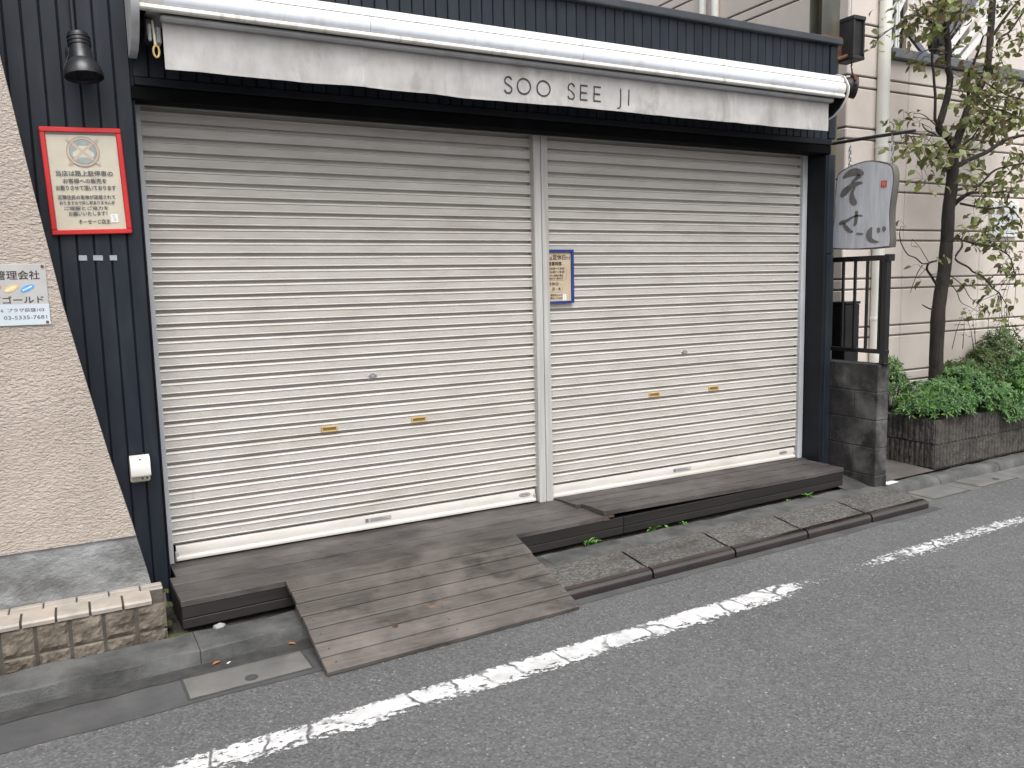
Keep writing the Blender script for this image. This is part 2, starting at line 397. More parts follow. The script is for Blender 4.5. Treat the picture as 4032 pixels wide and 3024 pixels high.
def mat_asphalt():
    m, t, b, out = nt_new('asphalt')
    vp = coords(t, 'pos')
    c = mix(t, ramp(t, noi(t, vp, 1.3, 6, .6), .32, .70), (.088, .089, .092), (.114, .115, .119))
    c = mix(t, math_n(t, 'MULTIPLY', ramp(t, noi(t, coords(t, 'pos', (.14, 1, 1)), 1.7, 4, .6), .50, .66), .45), c, (.130, .132, .138))   # tyre-polished bands
    c = mix(t, math_n(t, 'MULTIPLY', ramp(t, noi(t, vp, 2.7, 5, .65), .66, .74), .5), c, (.042, .042, .044))   # oil and damp spots
    vo = N(t, 'ShaderNodeTexVoronoi'); vo.inputs['Scale'].default_value = 125; L(t, vp, vo.inputs['Vector'])
    sep = N(t, 'ShaderNodeSeparateColor'); L(t, vo.outputs['Color'], sep.inputs[0])
    c = mix(t, math_n(t, 'MULTIPLY', ramp(t, sep.outputs[0], .55, 1.0), .75), c, (.185, .183, .178))
    c = mix(t, math_n(t, 'MULTIPLY', ramp(t, sep.outputs[1], .60, 1.0), .6), c, (.040, .040, .042))
    vb = N(t, 'ShaderNodeTexVoronoi'); vb.inputs['Scale'].default_value = 78; L(t, vp, vb.inputs['Vector'])
    s2 = N(t, 'ShaderNodeSeparateColor'); L(t, vb.outputs['Color'], s2.inputs[0])
    st = math_n(t, 'MULTIPLY', math_n(t, 'GREATER_THAN', s2.outputs[0], .93), math_n(t, 'LESS_THAN', vb.outputs['Distance'], math_n(t, 'MULTIPLY', s2.outputs[1], .42)))
    c = mix(t, math_n(t, 'MULTIPLY', st, .65), c, (.34, .34, .33))
    L(t, c, b.inputs['Base Color']); b.inputs['Roughness'].default_value = .80
    ck = N(t, 'ShaderNodeTexVoronoi', feature='DISTANCE_TO_EDGE'); ck.inputs['Scale'].default_value = .55
    dn = N(t, 'ShaderNodeTexNoise'); dn.inputs['Scale'].default_value = 3.5; dn.inputs['Detail'].default_value = 8; L(t, vp, dn.inputs['Vector'])
    dsc = N(t, 'ShaderNodeVectorMath', operation='SCALE'); L(t, dn.outputs['Color'], dsc.inputs[0]); dsc.inputs['Scale'].default_value = .35
    dad = N(t, 'ShaderNodeVectorMath', operation='ADD'); L(t, vp, dad.inputs[0]); L(t, dsc.outputs[0], dad.inputs[1]); L(t, dad.outputs[0], ck.inputs['Vector'])
    crk = math_n(t, 'MULTIPLY', ramp(t, ck.outputs['Distance'], .0075, .0015), ramp(t, noi(t, vp, .9, 3), .50, .62))
    c = mix(t, math_n(t, 'MULTIPLY', crk, .22), c, (.022, .022, .023)); L(t, c, b.inputs['Base Color'])
    h = math_n(t, 'ADD', vo.outputs['Distance'], math_n(t, 'MULTIPLY', noi(t, vp, 90, 5), .8))
    n = bump(t, b, h, .5, .004)
    bump(t, b, noi(t, vp, 5, 4), .2, .02, n)
mat_asphalt()

def mat_stucco():
    m, t, b, out = nt_new('stucco')
    v = coords(t, 'pos', (.62, 1, 1.25)); vp = coords(t, 'pos')
    c = mix(t, ramp(t, noi(t, vp, 3, 6, .6), .35, .68), (.400, .340, .292), (.455, .392, .340))
    h = math_n(t, 'ADD', math_n(t, 'MULTIPLY', noi(t, v, 86, 3, .5, .7), .75), math_n(t, 'MULTIPLY', math_n(t, 'MULTIPLY', noi(t, v, 40, 4, .55, 1.0), ramp(t, noi(t, vp, 2.2, 3), .40, .65)), .8))
    c = mix(t, math_n(t, 'MULTIPLY', ramp(t, noi(t, vp, 1.7, 5, .6), .5, .7), .35), c, (.37, .315, .27))
    c = mix(t, math_n(t, 'MULTIPLY', ramp(t, noi(t, coords(t, 'pos', (5, 1, .35)), 2.6, 6, .65), .54, .74), .35), c, (.30, .26, .225))
    L(t, c, b.inputs['Base Color']); b.inputs['Roughness'].default_value = .82
    n = bump(t, b, h, 1.0, .016)
    bump(t, b, noi(t, vp, 170, 4), .25, .003, n)
mat_stucco()

def mat_paint_line():
    m, t, b, out = nt_new('road_paint')
    vp = coords(t, 'pos'); sp = N(t, 'ShaderNodeSeparateXYZ'); L(t, vp, sp.inputs[0])
    x = sp.outputs['X']; v = math_n(t, 'SUBTRACT', sp.outputs['Y'], math_n(t, 'MULTIPLY', x, math.tan(TH)))
    n1 = noi(t, coords(t, 'pos', (1, 1.5, 1)), 30, 8, .78); n2 = noi(t, vp, 5.5, 4, .6)
    e = math_n(t, 'DIVIDE', math_n(t, 'ABSOLUTE', math_n(t, 'ADD', v, 1.568)), .082)      # 0 centre .. 1 edge
    e = math_n(t, 'POWER', e, 4.0)
    near = math_n(t, 'MULTIPLY', math_n(t, 'GREATER_THAN', math_n(t, 'ADD', -1.605, math_n(t, 'MULTIPLY', n2, .03)), v), .15)
    wear = N(t, 'ShaderNodeValToRGB'); els = wear.color_ramp.elements
    els[0].position, els[0].color = .0, (.30, .30, .30, 1); els[1].position, els[1].color = 1.0, (.36, .36, .36, 1)
    for p, c_ in ((.08, .27), (.20, .18), (.38, .15), (.455, .24), (.490, .50), (.520, .62), (.545, .46), (.60, .30), (.80, .36)):
        q = els.new(p); q.color = (c_, c_, c_, 1)
    L(t, math_n(t, 'DIVIDE', math_n(t, 'ADD', x, .6), 7.2), wear.inputs[0])
    wv = N(t, 'ShaderNodeSeparateColor'); L(t, wear.outputs[0], wv.inputs[0])
    keep = math_n(t, 'SUBTRACT', math_n(t, 'ADD', math_n(t, 'MULTIPLY_ADD', n1, 1.7, -.40), math_n(t, 'MULTIPLY', n2, .55)), math_n(t, 'ADD', math_n(t, 'ADD', math_n(t, 'MULTIPLY', e, .30), near), wv.outputs[0]))
    vc = N(t, 'ShaderNodeTexVoronoi', feature='DISTANCE_TO_EDGE'); vc.inputs['Scale'].default_value = 5.6; vc.inputs['Randomness'].default_value = .9
    dv = N(t, 'ShaderNodeVectorMath', operation='ADD'); L(t, coords(t, 'pos', (1, .55, 1)), dv.inputs[0])
    nd = N(t, 'ShaderNodeTexNoise'); nd.inputs['Scale'].default_value = 9; L(t, vp, nd.inputs['Vector'])
    sc = N(t, 'ShaderNodeVectorMath', operation='SCALE'); L(t, nd.outputs['Color'], sc.inputs[0]); sc.inputs['Scale'].default_value = .08
    L(t, sc.outputs[0], dv.inputs[1]); L(t, dv.outputs[0], vc.inputs['Vector'])
    crack = math_n(t, 'MAXIMUM', ramp(t, vc.outputs['Distance'], .010, .045), math_n(t, 'MULTIPLY', ramp(t, noi(t, vp, 6.5, 4), .42, .60), .9))
    a = math_n(t, 'MULTIPLY', ramp(t, keep, .315, .37), crack)
    L(t, mix(t, ramp(t, noi(t, vp, 14, 5), .3, .7), (.44, .44, .445), (.72, .72, .72)), b.inputs['Base Color'])
    b.inputs['Roughness'].default_value = .62; L(t, a, b.inputs['Alpha'])
    bump(t, b, n1, .3, .004)
mat_paint_line()

def mat_sign():
    m, t, b, out = nt_new('sign_wash')
    c = mix(t, ramp(t, noi(t, coords(t, 'pos', (1, 1, .10)), 38, 6, .62), .34, .68), (.42, .43, .465), (.58, .60, .645))
    c = mix(t, math_n(t, 'MULTIPLY', ramp(t, noi(t, coords(t, 'pos', (1, 1, .3)), 7, 5, .6), .5, .7), .6), c, (.46, .47, .52))
    L(t, c, b.inputs['Base Color']); b.inputs['Roughness'].default_value = .65
    bump(t, b, noi(t, coords(t, 'pos', (1, 1, .12)), 70, 5), .3, .003)
mat_sign()

def mat_leaf(name, cols, rough, trans, single=False):
    m, t, b, out = nt_new(name)
    ge = N(t, 'ShaderNodeNewGeometry'); r = N(t, 'ShaderNodeValToRGB'); e = r.color_ramp.elements
    e[0].position, e[0].color = 0, rgba(cols[0]); e[1].position, e[1].color = 1, rgba(cols[-1])
    for i, c in enumerate(cols[1:-1]): q = e.new((i + 1) / (len(cols) - 1)); q.color = rgba(c)
    L(t, N(t, 'ShaderNodeObjectInfo').outputs['Random'] if single else ge.outputs['Random Per Island'], r.inputs[0])
    c = mix(t, math_n(t, 'MULTIPLY', ramp(t, noi(t, coords(t, 'pos'), 60, 4), .45, .7), .5), r.outputs[0], tuple(.55 * x for x in cols[0]))
    L(t, c, b.inputs['Base Color']); b.inputs['Roughness'].default_value = rough
    tr = N(t, 'ShaderNodeBsdfTranslucent'); L(t, c, tr.inputs['Color'])
    mx = N(t, 'ShaderNodeMixShader'); mx.inputs[0].default_value = trans
    L(t, b.outputs[0], mx.inputs[1]); L(t, tr.outputs[0], mx.inputs[2]); L(t, mx.outputs[0], out.inputs['Surface'])
mat_leaf('shrub_leaf', [(.042, .105, .030), (.066, .160, .040), (.050, .130, .042), (.10, .215, .048), (.17, .31, .060)], .34, .28)
mat_leaf('shrub_leaf_dull', [(.040, .085, .020), (.060, .115, .028), (.080, .14, .030), (.095, .095, .032)], .40, .25)
TL = [(.10, .115, .040), (.15, .165, .050), (.13, .14, .048), (.20, .135, .075), (.20, .23, .065), (.115, .085, .052), (.26, .33, .09), (.17, .18, .055)]
mat_leaf('tree_leaf', TL, .42, .32); mat_leaf('tree_leaf_single', TL, .42, .32, True)
M = MATS
# ================================================================ GROUND
ZR = -0.30
g = G(); g.grid(lambda a, b: ((a - .5) * 300, (b - .5) * 300, ZR), 2, 2)
structure(build(g, 'road', M['asphalt'], recalc=False, origin=(0, 0, ZR)))
# gutter strips of concrete along the kerb
def gutter(name, u0, u1, v0, v1, mat='concrete_gutter'):
    g = G(); n = max(2, int((u1 - u0) / .12))
    def top(a, b):
        u = u0 + (u1 - u0) * a; v = v0 + (v1 - v0) * b
        if b == 0: v += .016 * noise.noise(Vector((u * 3.1, 1.7, 0))) + .008 * noise.noise(Vector((u * 14, 1.7, 0)))
        return S(u, v, ZR + .002 + .0008 * noise.noise(Vector((u * 2, v * 4, 0))))
    g.grid(top, n, 3)
    return structure(build(g, name, M[mat], recalc=False))
gutter('gutter', -6, 1.62, -1.115, -.80); gutter('gutter', 1.62, 4.66, -1.135, -.80); gutter('gutter', 4.66, 14, -.99, -.70, 'concrete_lid')
g = G(); g.grid(lambda a, b: S(-6 + 7.6 * a, -.885 + .012 * noise.noise(Vector((a * 60, 2, 0))) * (1 - b) + .09 * b, ZR + .0045 + .004 * b), 120, 2)
structure(build(g, 'gutter_silt', M['silt'], recalc=False))
# kerb: low concrete upstand, slightly uneven
def kerb_len(parent, u0, u1, v0, v1, zt, r):
    g = G(); prof = ([(v0, -.34), (v0 + .004, zt - .007), (v0 + .010, zt)] if r < .02 else [(v0, -.34), (v0 + .006, zt - r), (v0 + r * .35 + .006, zt - r * .3), (v0 + r + .006, zt)]) + [(v1 - .01, zt + .002), (v1, zt - .006), (v1, -.34)]
    n = max(2, int((u1 - u0) / .06))
    def warp(x, y, z):
        k = .006 * noise.noise(Vector((x * 5, y * 9, z * 9))) + .004 * noise.noise(Vector((x * 19, y * 30, z * 30)))
        return S(x, y + k, z + (k * .9 if z > -.33 else 0))
    g.extr(prof, u0, u1, nx=n, warp=warp); return build(g, 'kerb_stone', M['concrete_kerb'], parent, smooth=True)
kerb = bpy.data.objects.new('kerb', None); COL.objects.link(kerb); kerb.location = S(0, -.7, ZR); WO['kerb'] = Vector(kerb.location); kerb['kind'] = 'structure'
for a, b in ((-5.4, -3.6), (-3.597, -1.8), (-1.797, -.02), (-.017, 1.78), (1.783, 3.58), (3.583, 4.62)): kerb_len(kerb, a, b, -.80, -.60, -.225, .011)
for a, b in ((4.64, 5.235), (5.242, 6.02), (6.026, 7.9), (7.906, 9.8), (9.806, 13.5)): kerb_len(kerb, a, b, -.765, -.635, -.236, .034)
# bare earth between kerb and shop
g = G(); g.grid(lambda a, b: S(-.12 + 4.75 * a, -.61 + .75 * b, -.243 + .012 * noise.noise(Vector((a * 40, b * 9, 0)))), 120, 16)
structure(build(g, 'bare_ground', M['dirt'], recalc=False, smooth=True))
g = G()
def walk(a, b):
    u = 4.64 + 9.0 * a; v = -.645 + (1.6) * b
    return S(u, v, -.222 + .012 * min(1, b * 6) + .003 * noise.noise(Vector((u * 2, v * 3, 0))))
g.grid(walk, 60, 14); structure(build(g, 'sidewalk', M['concrete_walk'], recalc=False, smooth=True))
g = G(); g.grid(lambda a, b: (4.33 + .33 * a, -.60 + .62 * b, -.240 + .09 * min(1, b / .85) + .004 * noise.noise(Vector((a * 5, b * 9, 2)))), 6, 14)
structure(build(g, 'concrete_apron', M['apron_concrete'], recalc=False, smooth=True))
# painted edge line, worn
g = G(); g.grid(lambda a, b: S(-2.5 + 16 * a, -1.652 + .168 * b, ZR + .004), 40, 2)
structure(build(g, 'road_marking', M['road_paint'], recalc=False))

# ================================================================ SHOP BUILDING
shop = thing('shop_building', (2.2, .6, -.25), 'dark navy ribbed metal shop front around two roller shutters', 'building')
FY = -.19
def sp(name, mat, *b, bev=.004): return build(G().box(*b, b=bev), name, M[mat], shop)
sp('backing_wall', 'dark_trim', -.92, 4.468, -.176, -.06, 2.13, 2.86)
sp('backing_wall', 'dark_trim', -.92, -.037, -.176, .06, -.25, 2.128)
sp('light_leak_panel', 'blackboard', -.03, 4.40, .05, .10, -.24, 2.5)  # unseen dark panel added behind the shutters to stop light leaking through
sp('soffit', 'blackboard', -.035, 4.41, -.098, .05, 2.142, 2.17)
sp('lintel', 'blackboard', -.046, 4.45, -.199, -.10, 2.127, 2.186)
sp('lintel_flashing', 'dark_trim', -.03, 4.452, -.203, -.178, 2.188, 2.226)
sp('pier', 'dark_trim', 4.412, 4.492, -.19, .30, -.215, 2.124)
for y0, y1 in ((-.186, -.150), (-.146, -.02)): pass
sp('pier_trim', 'cladding', 4.432, 4.498, -.197, -.17, 1.43, 2.125)
sp('pier_trim', 'cladding', 4.440, 4.500, -.196, -.17, -.21, 1.426)
sp('side_wall', 'dark_trim', 4.41, 4.488, .305, 3.2, -.25, 2.84)
sp('side_wall', 'dark_trim', 4.41, 4.488, -.055, .30, 2.13, 2.84)
sp('roof', 'dark_trim', -.92, 4.405, -.055, 3.2, 2.60, 2.66)
sp('corner_trim', 'cladding', 4.428, 4.496, -.199, -.17, 2.23, 2.862, bev=.006)
sp('coping', 'coping_metal', -.95, 1.72, -.228, -.05, 2.864, 2.908, bev=.006)
sp('coping', 'coping_metal', 1.724, 4.515, -.228, -.05, 2.864, 2.908, bev=.006)
PW = .0675
def strip_mesh(h, name):
    g = G(); w = PW - .0032
    prof = [(0, .0135), (.0005, .004), (.004, 0), (w - .004, 0), (w - .0005, .004), (w, .0135)]
    g.prism(prof, lambda a, b, d: (a, b, d), 0, h); return make_mesh(g, name)
ms = strip_mesh(.632, 'cladding_strip'); ml = strip_mesh(3.10, 'cladding_strip_tall')
for i in range(66):
    x = -.032 + i * PW
    if x + PW < 4.43: place(ms, 'cladding_strip', M['cladding'], shop, (x, FY, 2.23))
for i in range(12): place(ml, 'cladding_strip', M['cladding'], shop, (-.040 - (i + 1) * PW, FY, -.24))
sp('pier_face', 'dark_trim', -.0385, -.033, -.188, .02, -.2, 2.124, bev=.001)
# centre mullion between the two shutters
mu = sp('mullion', 'mullion_paint', 2.108, 2.1555, -.048, .02, -.083, 2.141, bev=.003)
build(G().box(2.1585, 2.205, -.050, .02, -.083, 2.141, .003), 'mullion_half', M['mullion_paint'], mu)
build(G().box(2.150, 2.164, -.040, .018, -.083, 2.141), 'mullion_groove', M['awning_grey'], mu)

# ================================================================ ROLLER SHUTTERS
P = .0685
prof = [(.024, 0), (.026, .10 * P), (.024, .20 * P), (.010, .212 * P), (-.003, .222 * P), (-.0070, .235 * P), (-.0078, .262 * P), (-.0066, .295 * P), (-.0036, .312 * P)]
for i in range(6):
    z0 = .330 + i * .077; prof += [(-.0042, z0 * P), (-.0042, (z0 + .056) * P), (-.0026, (z0 + .061) * P), (-.0026, (z0 + .071) * P)]
prof += [(-.0046, .800 * P), (-.0070, .818 * P), (-.0086, .845 * P), (-.0080, .890 * P), (-.0045, .940 * P), (.003, .980 * P), (.012, .998 * P), (.024, .999 * P)]
def slat_mesh(w, seed):
    g = G(); nx = 16
    def warp(x, y, z):
        k = .0024 * noise.noise(Vector((x * 1.7, seed, z * 6))) + .0011 * noise.noise(Vector((x * 6, seed + 4, 1)))
        return (x, y + k, z + .0013 * noise.noise(Vector((x * 1.3, seed + 9, 3))))
    g.extr(prof, 0, w, closed=False, cap=False, nx=nx, warp=warp)
    return make_mesh(g, 'slat', smooth=True, recalc=False)
def shutter(x0, x1, label, lockx, handles, lx, ox, rail):
    t = thing('roller_shutter', ((x0 + x1) / 2, 0, -.075), label, 'roller shutter', 'closed roller shutters of the shop')
    w = x1 - x0; variants = [slat_mesh(w + .018, s_ * 3.3 + x0) for s_ in range(8)]
    for k in range(32): place(variants[(k * 3 + k // 8) % 8], 'slat', M['shutter_paint'], t, (x0 - .009, random.uniform(-.0006, .0006), k * P))
    bp = [(.012, .0), (-.002, -.002), (-.006, -.008), (-.0075, -.040), (-.0085, -.052), (-.018, -.058), (-.0205, -.064), (-.0195, -.0745), (.012, -.0765)]
    build(G().extr(bp, x0 + .012, x1 - .010, nx=8, warp=lambda x, y, z: (x, y + .001 * noise.noise(Vector((x * 2, 5, 1))), z)), 'bottom_bar', M['shutter_paint'], t, smooth=True)
    for e in (x0 + .006, x1 - .022):
        build(G().box(e, e + .016, -.014, .012, -.078, -.030, .003), 'bar_end_stop', M['awning_grey'], t)
    for r0, r1 in rail: build(G().box(r0, r1, -.032, .02, -.083, 2.141, .004), 'guide_rail', M['aluminium'], t)
    # lock: diamond steel escutcheon
    lk = build(G().prism([(-.025, 0), (-.007, .014), (.007, .014), (.025, 0), (.007, -.014), (-.007, -.014)], lambda a, b, d: (lockx + a, -.0085 + d, .782 + b), -.003, .003), 'lock', M['steel'], t)
    build(G().lathe([(.0062, 0), (.0058, .003)], (lockx, -.0115, .782), (0, -1, 0), 14), 'keyhole_disc', M['awning_grey'], lk, smooth=True)
    for hx in handles:
        hz = .512; fr = G()
        for b_ in ((-.044, .044, .008, .0155), (-.044, .044, -.0155, -.008), (-.044, -.036, -.008, .008), (.036, .044, -.008, .008)):
            fr.box(hx + b_[0], hx + b_[1], -.0135, -.003, hz + b_[2], hz + b_[3], .0015)
        h = build(fr, 'pull_handle', M['brass'], t)
        build(G().box(hx - .036, hx + .036, -.0090, -.003, hz - .008, hz + .008), 'finger_recess', M['brass_dark'], h)
    st = build(G().box(lx, lx + .155, -.0095, -.0082, -.040, -.016), 'maker_label', M['plate_grey'], t)
    build(G().box(lx + .003, lx + .020, -.0101, -.0096, -.038, -.018), 'label_mark', M['ink_grey'], st)
    gl = G()
    for q in range(3): gl.box(lx + .03, lx + .145 - .02 * q, -.0101, -.0096, -.036 + q * .006, -.0335 + q * .006)
    build(gl, 'label_print', M['ink_grey'], st)
    ov = build(G().prism([(.040 * cos(2 * pi * i / 28), .0125 * sin(2 * pi * i / 28)) for i in range(28)], lambda a, b, d: (ox + a, -.0088 + d, -.026 + b), -.0008, .0004), 'oval_badge', M['ink_grey'], t)
    build(G().prism([(.035 * cos(2 * pi * i / 28), .0098 * sin(2 * pi * i / 28)) for i in range(28)], lambda a, b, d: (ox + a, -.0097 + d, -.026 + b), -.0003, .0003), 'badge_field', M['plate_grey'], ov)
    gb = G()
    for q in range(9): gb.box(ox - .026 + q * .0058, ox - .0225 + q * .0058, -.0106, -.0101, -.029 + .001 * (q % 2), -.0225)
    build(gb, 'badge_print', M['ink'], ov)
    for sx in (x0 + .09, lockx - .23, lockx + .32, x1 - .07):
        for dz in (-.013, .014): build(G().lathe([(.0028, 0), (.0024, .0018)], (sx, -.0058, .782 + dz), (0, -1, 0), 8), 'rivet', M['awning_grey'], t)
    return t
shutter(.002, 2.106, 'roller shutter left of the mullion, behind the wooden ramp', 1.079, (.822, 1.341), .997, 2.022, [(-.031, .0)])
shutter(2.207, 4.362, 'roller shutter right of the mullion with the blue framed notice', 3.287, (3.028, 3.548), 3.192, 4.235, [(4.364, 4.409)])

# ================================================================ AWNING
aw = thing('awning', (2.1, -.3, 2.2), 'rolled-up white awning with a dirty grey valance lettered in black', 'awning')
AX0, AX1 = -.012, 4.222
def joint(p): return p
top = [(-.205, 2.575), (-.36, 2.590), (-.42, 2.588), (-.455, 2.575), (-.478, 2.555), (-.487, 2.532), (-.480, 2.530), (-.21, 2.545)]
for a, b in ((AX0, .98), (.983, 2.17), (2.173, 3.355), (3.358, AX1)):
    build(G().extr(top, a, b), 'housing_top', M['awning_cream'], aw, smooth=True)
main = [(-.479, 2.529), (-.489, 2.526), (-.498, 2.513), (-.5025, 2.497), (-.500, 2.478), (-.494, 2.464), (-.486, 2.4575), (-.45, 2.4575), (-.45, 2.529)]
for a, b in ((AX0, .080), (.081, .978), (.981, 1.52), (1.5215, 2.17), (2.172, 3.355), (3.357, 4.150), (4.1515, AX1)):
    build(G().extr(main, a, b), 'housing_front', M['awning_face'] if b - a > .1 else M['awning_cream'], aw, smooth=True)
lip = [(-.450, 2.4565), (-.488, 2.456), (-.494, 2.450), (-.494, 2.440), (-.488, 2.434), (-.460, 2.434)]
build(G().extr(lip, AX0, AX1), 'housing_lip', M['awning_cream'], aw, smooth=True)
build(G().box(AX0 + .03, AX1 - .03, -.445, -.215, 2.440, 2.452), 'housing_underside', M['awning_grey'], aw)
build(G().box(.07, 4.17, -.455, -.40, 2.405, 2.432, .008), 'front_bar', M['awning_grey'], aw)
cp = [(-.205, 2.30), (-.205, 2.60), (-.42, 2.600), (-.468, 2.578), (-.494, 2.54), (-.512, 2.50), (-.508, 2.46), (-.492, 2.42), (-.455, 2.375), (-.40, 2.335), (-.32, 2.305)]
build(G().prism(cp, lambda a, b, d: (d, a, b), -.045, AX0 - .001), 'end_cap', M['aluminium'], aw, smooth=True)
cp2 = [(-.205 + (a + .205) * .955, 2.455 + (b - 2.455) * .955) for a, b in cp]
ec = build(G().prism(cp, lambda a, b, d: (d, a, b), AX1 + .014, AX1 + .022), 'end_cap', M['awning_cream'], aw, smooth=True)
build(G().prism(cp2, lambda a, b, d: (d, a, b), AX1 + .001, AX1 + .0135), 'end_cap_shade', M['dark_trim'], ec)  # dark plate: the shade inside the cap is put into its colour
def vy(x, z):
    k = max(0, (2.41 - z) / .19)
    seam = -.004 * math.exp(-((x - .952) / .02) ** 2) - .004 * math.exp(-((x - 2.125) / .02) ** 2) - .005 * math.exp(-((x - 3.319) / .02) ** 2)
    return -.425 + seam - .010 * k * noise.noise(Vector((x * 2.2, 3, z * 2))) - .006 * noise.noise(Vector((x * 7, 8, z * 9))) * k - .0025 * noise.noise(Vector((x * 21, 8, z * 24)))
def vfn(a, b):
    x = .078 + 4.072 * a; zb = 2.214 + .0022 * x + .006 * noise.noise(Vector((x * 1.6, 1, 1))) + .003 * noise.noise(Vector((x * 5, 1, 2)))
    z = zb + (2.418 - zb) * b
    return (x, vy(x, z), z)
va = build(G().grid(vfn, 220, 12), 'valance', M['valance_fabric'], aw, smooth=True, recalc=False)
for sx in (.952, 2.125, 3.319):
    build(G().grid(lambda a, b: (sx - .009 + .018 * a + .004 * (1 - b), vy(sx - .009 + .018 * a, 2.225 + .185 * b) - .0018, 2.225 + .185 * b), 3, 10), 'seam', M['valance_fabric'], va, recalc=False)
build(G().grid(lambda a, b: (lambda p: (p[0], p[1] - .0018, p[2] + .0005 + .012 * b))(vfn(a, 0)), 220, 1), 'hem', M['valance_fabric'], va, recalc=False)
vf = lambda a, b, d: (a, vy(a, b) - .003, b)
def letter(pts, w): return build(G().ribbon([(a, b, w) for a, b in pts], vf), 'letter', M['ink'], va, recalc=False)
def seg(a, b, n=8): return [(a[0] + (b[0] - a[0]) * i / n, a[1] + (b[1] - a[1]) * i / n) for i in range(n + 1)]
SS = [(.97, .84), (.78, .97), (.5, 1.0), (.22, .95), (.07, .79), (.15, .62), (.5, .51), (.87, .38), (.96, .2), (.78, .04), (.46, 0), (.2, .04), (.02, .18)]
for x0, x1 in ((1.723, 1.768), (2.111, 2.157)):
    letter([(x0 + a * (x1 - x0), 2.262 + b * .080) for a, b in smooth_path(SS, 4)], .0075)
for cx in (1.839, 1.960): letter([(cx + .040 * cos(2 * pi * i / 32), 2.303 + .0385 * sin(2 * pi * i / 32)) for i in range(33)], .0075)
for x0 in (2.192, 2.280):
    gE = G()
    for s_ in (seg((x0 + .004, 2.262), (x0 + .004, 2.345)), seg((x0 + .004, 2.341), (x0 + .049, 2.341)), seg((x0 + .004, 2.303), (x0 + .045, 2.303)), seg((x0 + .004, 2.266), (x0 + .049, 2.266))):
        gE.ribbon([(a, b, .0075) for a, b in s_], vf)
    build(gE, 'letter', M['ink'], va, recalc=False)
letter(smooth_path([(2.462, 2.346), (2.462, 2.30), (2.461, 2.262), (2.456, 2.244), (2.446, 2.237), (2.436, 2.238)], 5), .0075)
letter(seg((2.519, 2.346), (2.519, 2.258)), .0075)
# gearbox, crank eye and folded arm end at the left of the valance
build(G().box(.012, .050, -.40, -.25, 2.345, 2.425, .006), 'gearbox', M['black_plastic'], aw)
build(G().box(.052, .075, -.395, -.33, 2.325, 2.395, .005), 'arm_joint', M['awning_grey'], aw)
build(G().box(.022, .036, -.405, -.39, 2.33, 2.40, .004), 'bolt_plate', M['awning_grey'], aw)
eye = build(G().tube([(.042, -.40, 2.415), (.045, -.405, 2.36), (.047, -.41, 2.312)], [.005, .006, .006], 10), 'crank_shaft', M['outlet_cream'], aw, smooth=True)
build(G().tube([(.049 + .0115 * sin(w), -.41, 2.287 + .024 * cos(w)) for w in [2 * pi * i / 20 for i in range(21)]], .0048, 8), 'crank_eye', M['brass'], eye, smooth=True)

# ================================================================ DECK, RAMP, STEPS
pl_meshes = {}
def plank(parent, u0, u1, v0, v1, ztop, th=.026, mat='deck_wood', tilt=0.0, name='plank', zfun=None):
    def xf(x, y, z):
        dz = zfun(x, y) if zfun else 0
        k = .0016 * noise.noise(Vector((x * 1.4, y * 7, 3)))
        return S(x, y, z + dz + k)
    g = G(); n = max(1, int((u1 - u0) / .35)); b = .0015
    prof = [(v0, ztop - th), (v0, ztop - b), (v0 + b, ztop), (v1 - b, ztop), (v1, ztop - b), (v1, ztop - th)]
    g.extr(prof, u0, u1, nx=n, warp=xf); return build(g, name, M[mat], parent)
ZD = -.085
dk = thing('wooden_deck', S(1.1, -.3, -.24), 'low dark wooden deck under the left shutter, joined by the ramp', 'deck')
vs_ = [-.575 + .1165 * i for i in range(6)]
for i, v in enumerate(vs_):
    plank(dk, -.052 if v < -.25 else -.022, 2.285 - .02 * (i % 2), v, v + .1065, ZD + random.uniform(-.002, .002))
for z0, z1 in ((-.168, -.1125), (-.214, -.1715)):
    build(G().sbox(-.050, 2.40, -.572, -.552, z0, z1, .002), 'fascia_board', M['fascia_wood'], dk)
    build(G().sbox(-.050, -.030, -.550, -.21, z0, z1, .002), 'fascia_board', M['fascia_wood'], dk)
rd = thing('wooden_deck', S(3.3, -.3, -.24), 'slightly raised dark wooden deck under the right shutter', 'deck')
zt = lambda u, v: .030 * max(0, 1 - (u - 2.15) / 1.6) * min(1, max(0, (-v - .02) / .5)) + .003
for i, v in enumerate(vs_[:6]):
    plank(rd, 2.17 + .085 * (1 - i / 5) + (.02 if i % 2 else 0), 4.372 if v < -.25 else 4.402, v, v + .1065, ZD + random.uniform(-.001, .003), zfun=zt)
for i in range(2):
    build(G().box(2.255 + .03 * i, 2.30 + .03 * i, -.578, -.47, -.118 + .017 * i, -.103 + .017 * i, .003, S), 'batten_end', M['end_grain'], rd)
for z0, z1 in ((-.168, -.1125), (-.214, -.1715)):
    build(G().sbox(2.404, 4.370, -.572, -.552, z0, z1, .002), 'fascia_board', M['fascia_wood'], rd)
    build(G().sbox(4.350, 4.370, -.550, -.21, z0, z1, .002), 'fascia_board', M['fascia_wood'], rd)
rp = thing('wooden_ramp', S(1.03, -.9, ZR), 'sloping weathered plank ramp from the deck down to the road', 'ramp')
A, B_ = Vector((-.579, -.079)), Vector((-1.198, -.277)); dr = (B_ - A); LN = dr.length; dr.normalize(); nr = Vector((-dr.y, dr.x)) * (1 if -dr.x * 1 > 0 else -1)
if nr.y < 0: nr = -nr
npl = 7; wd = LN / npl
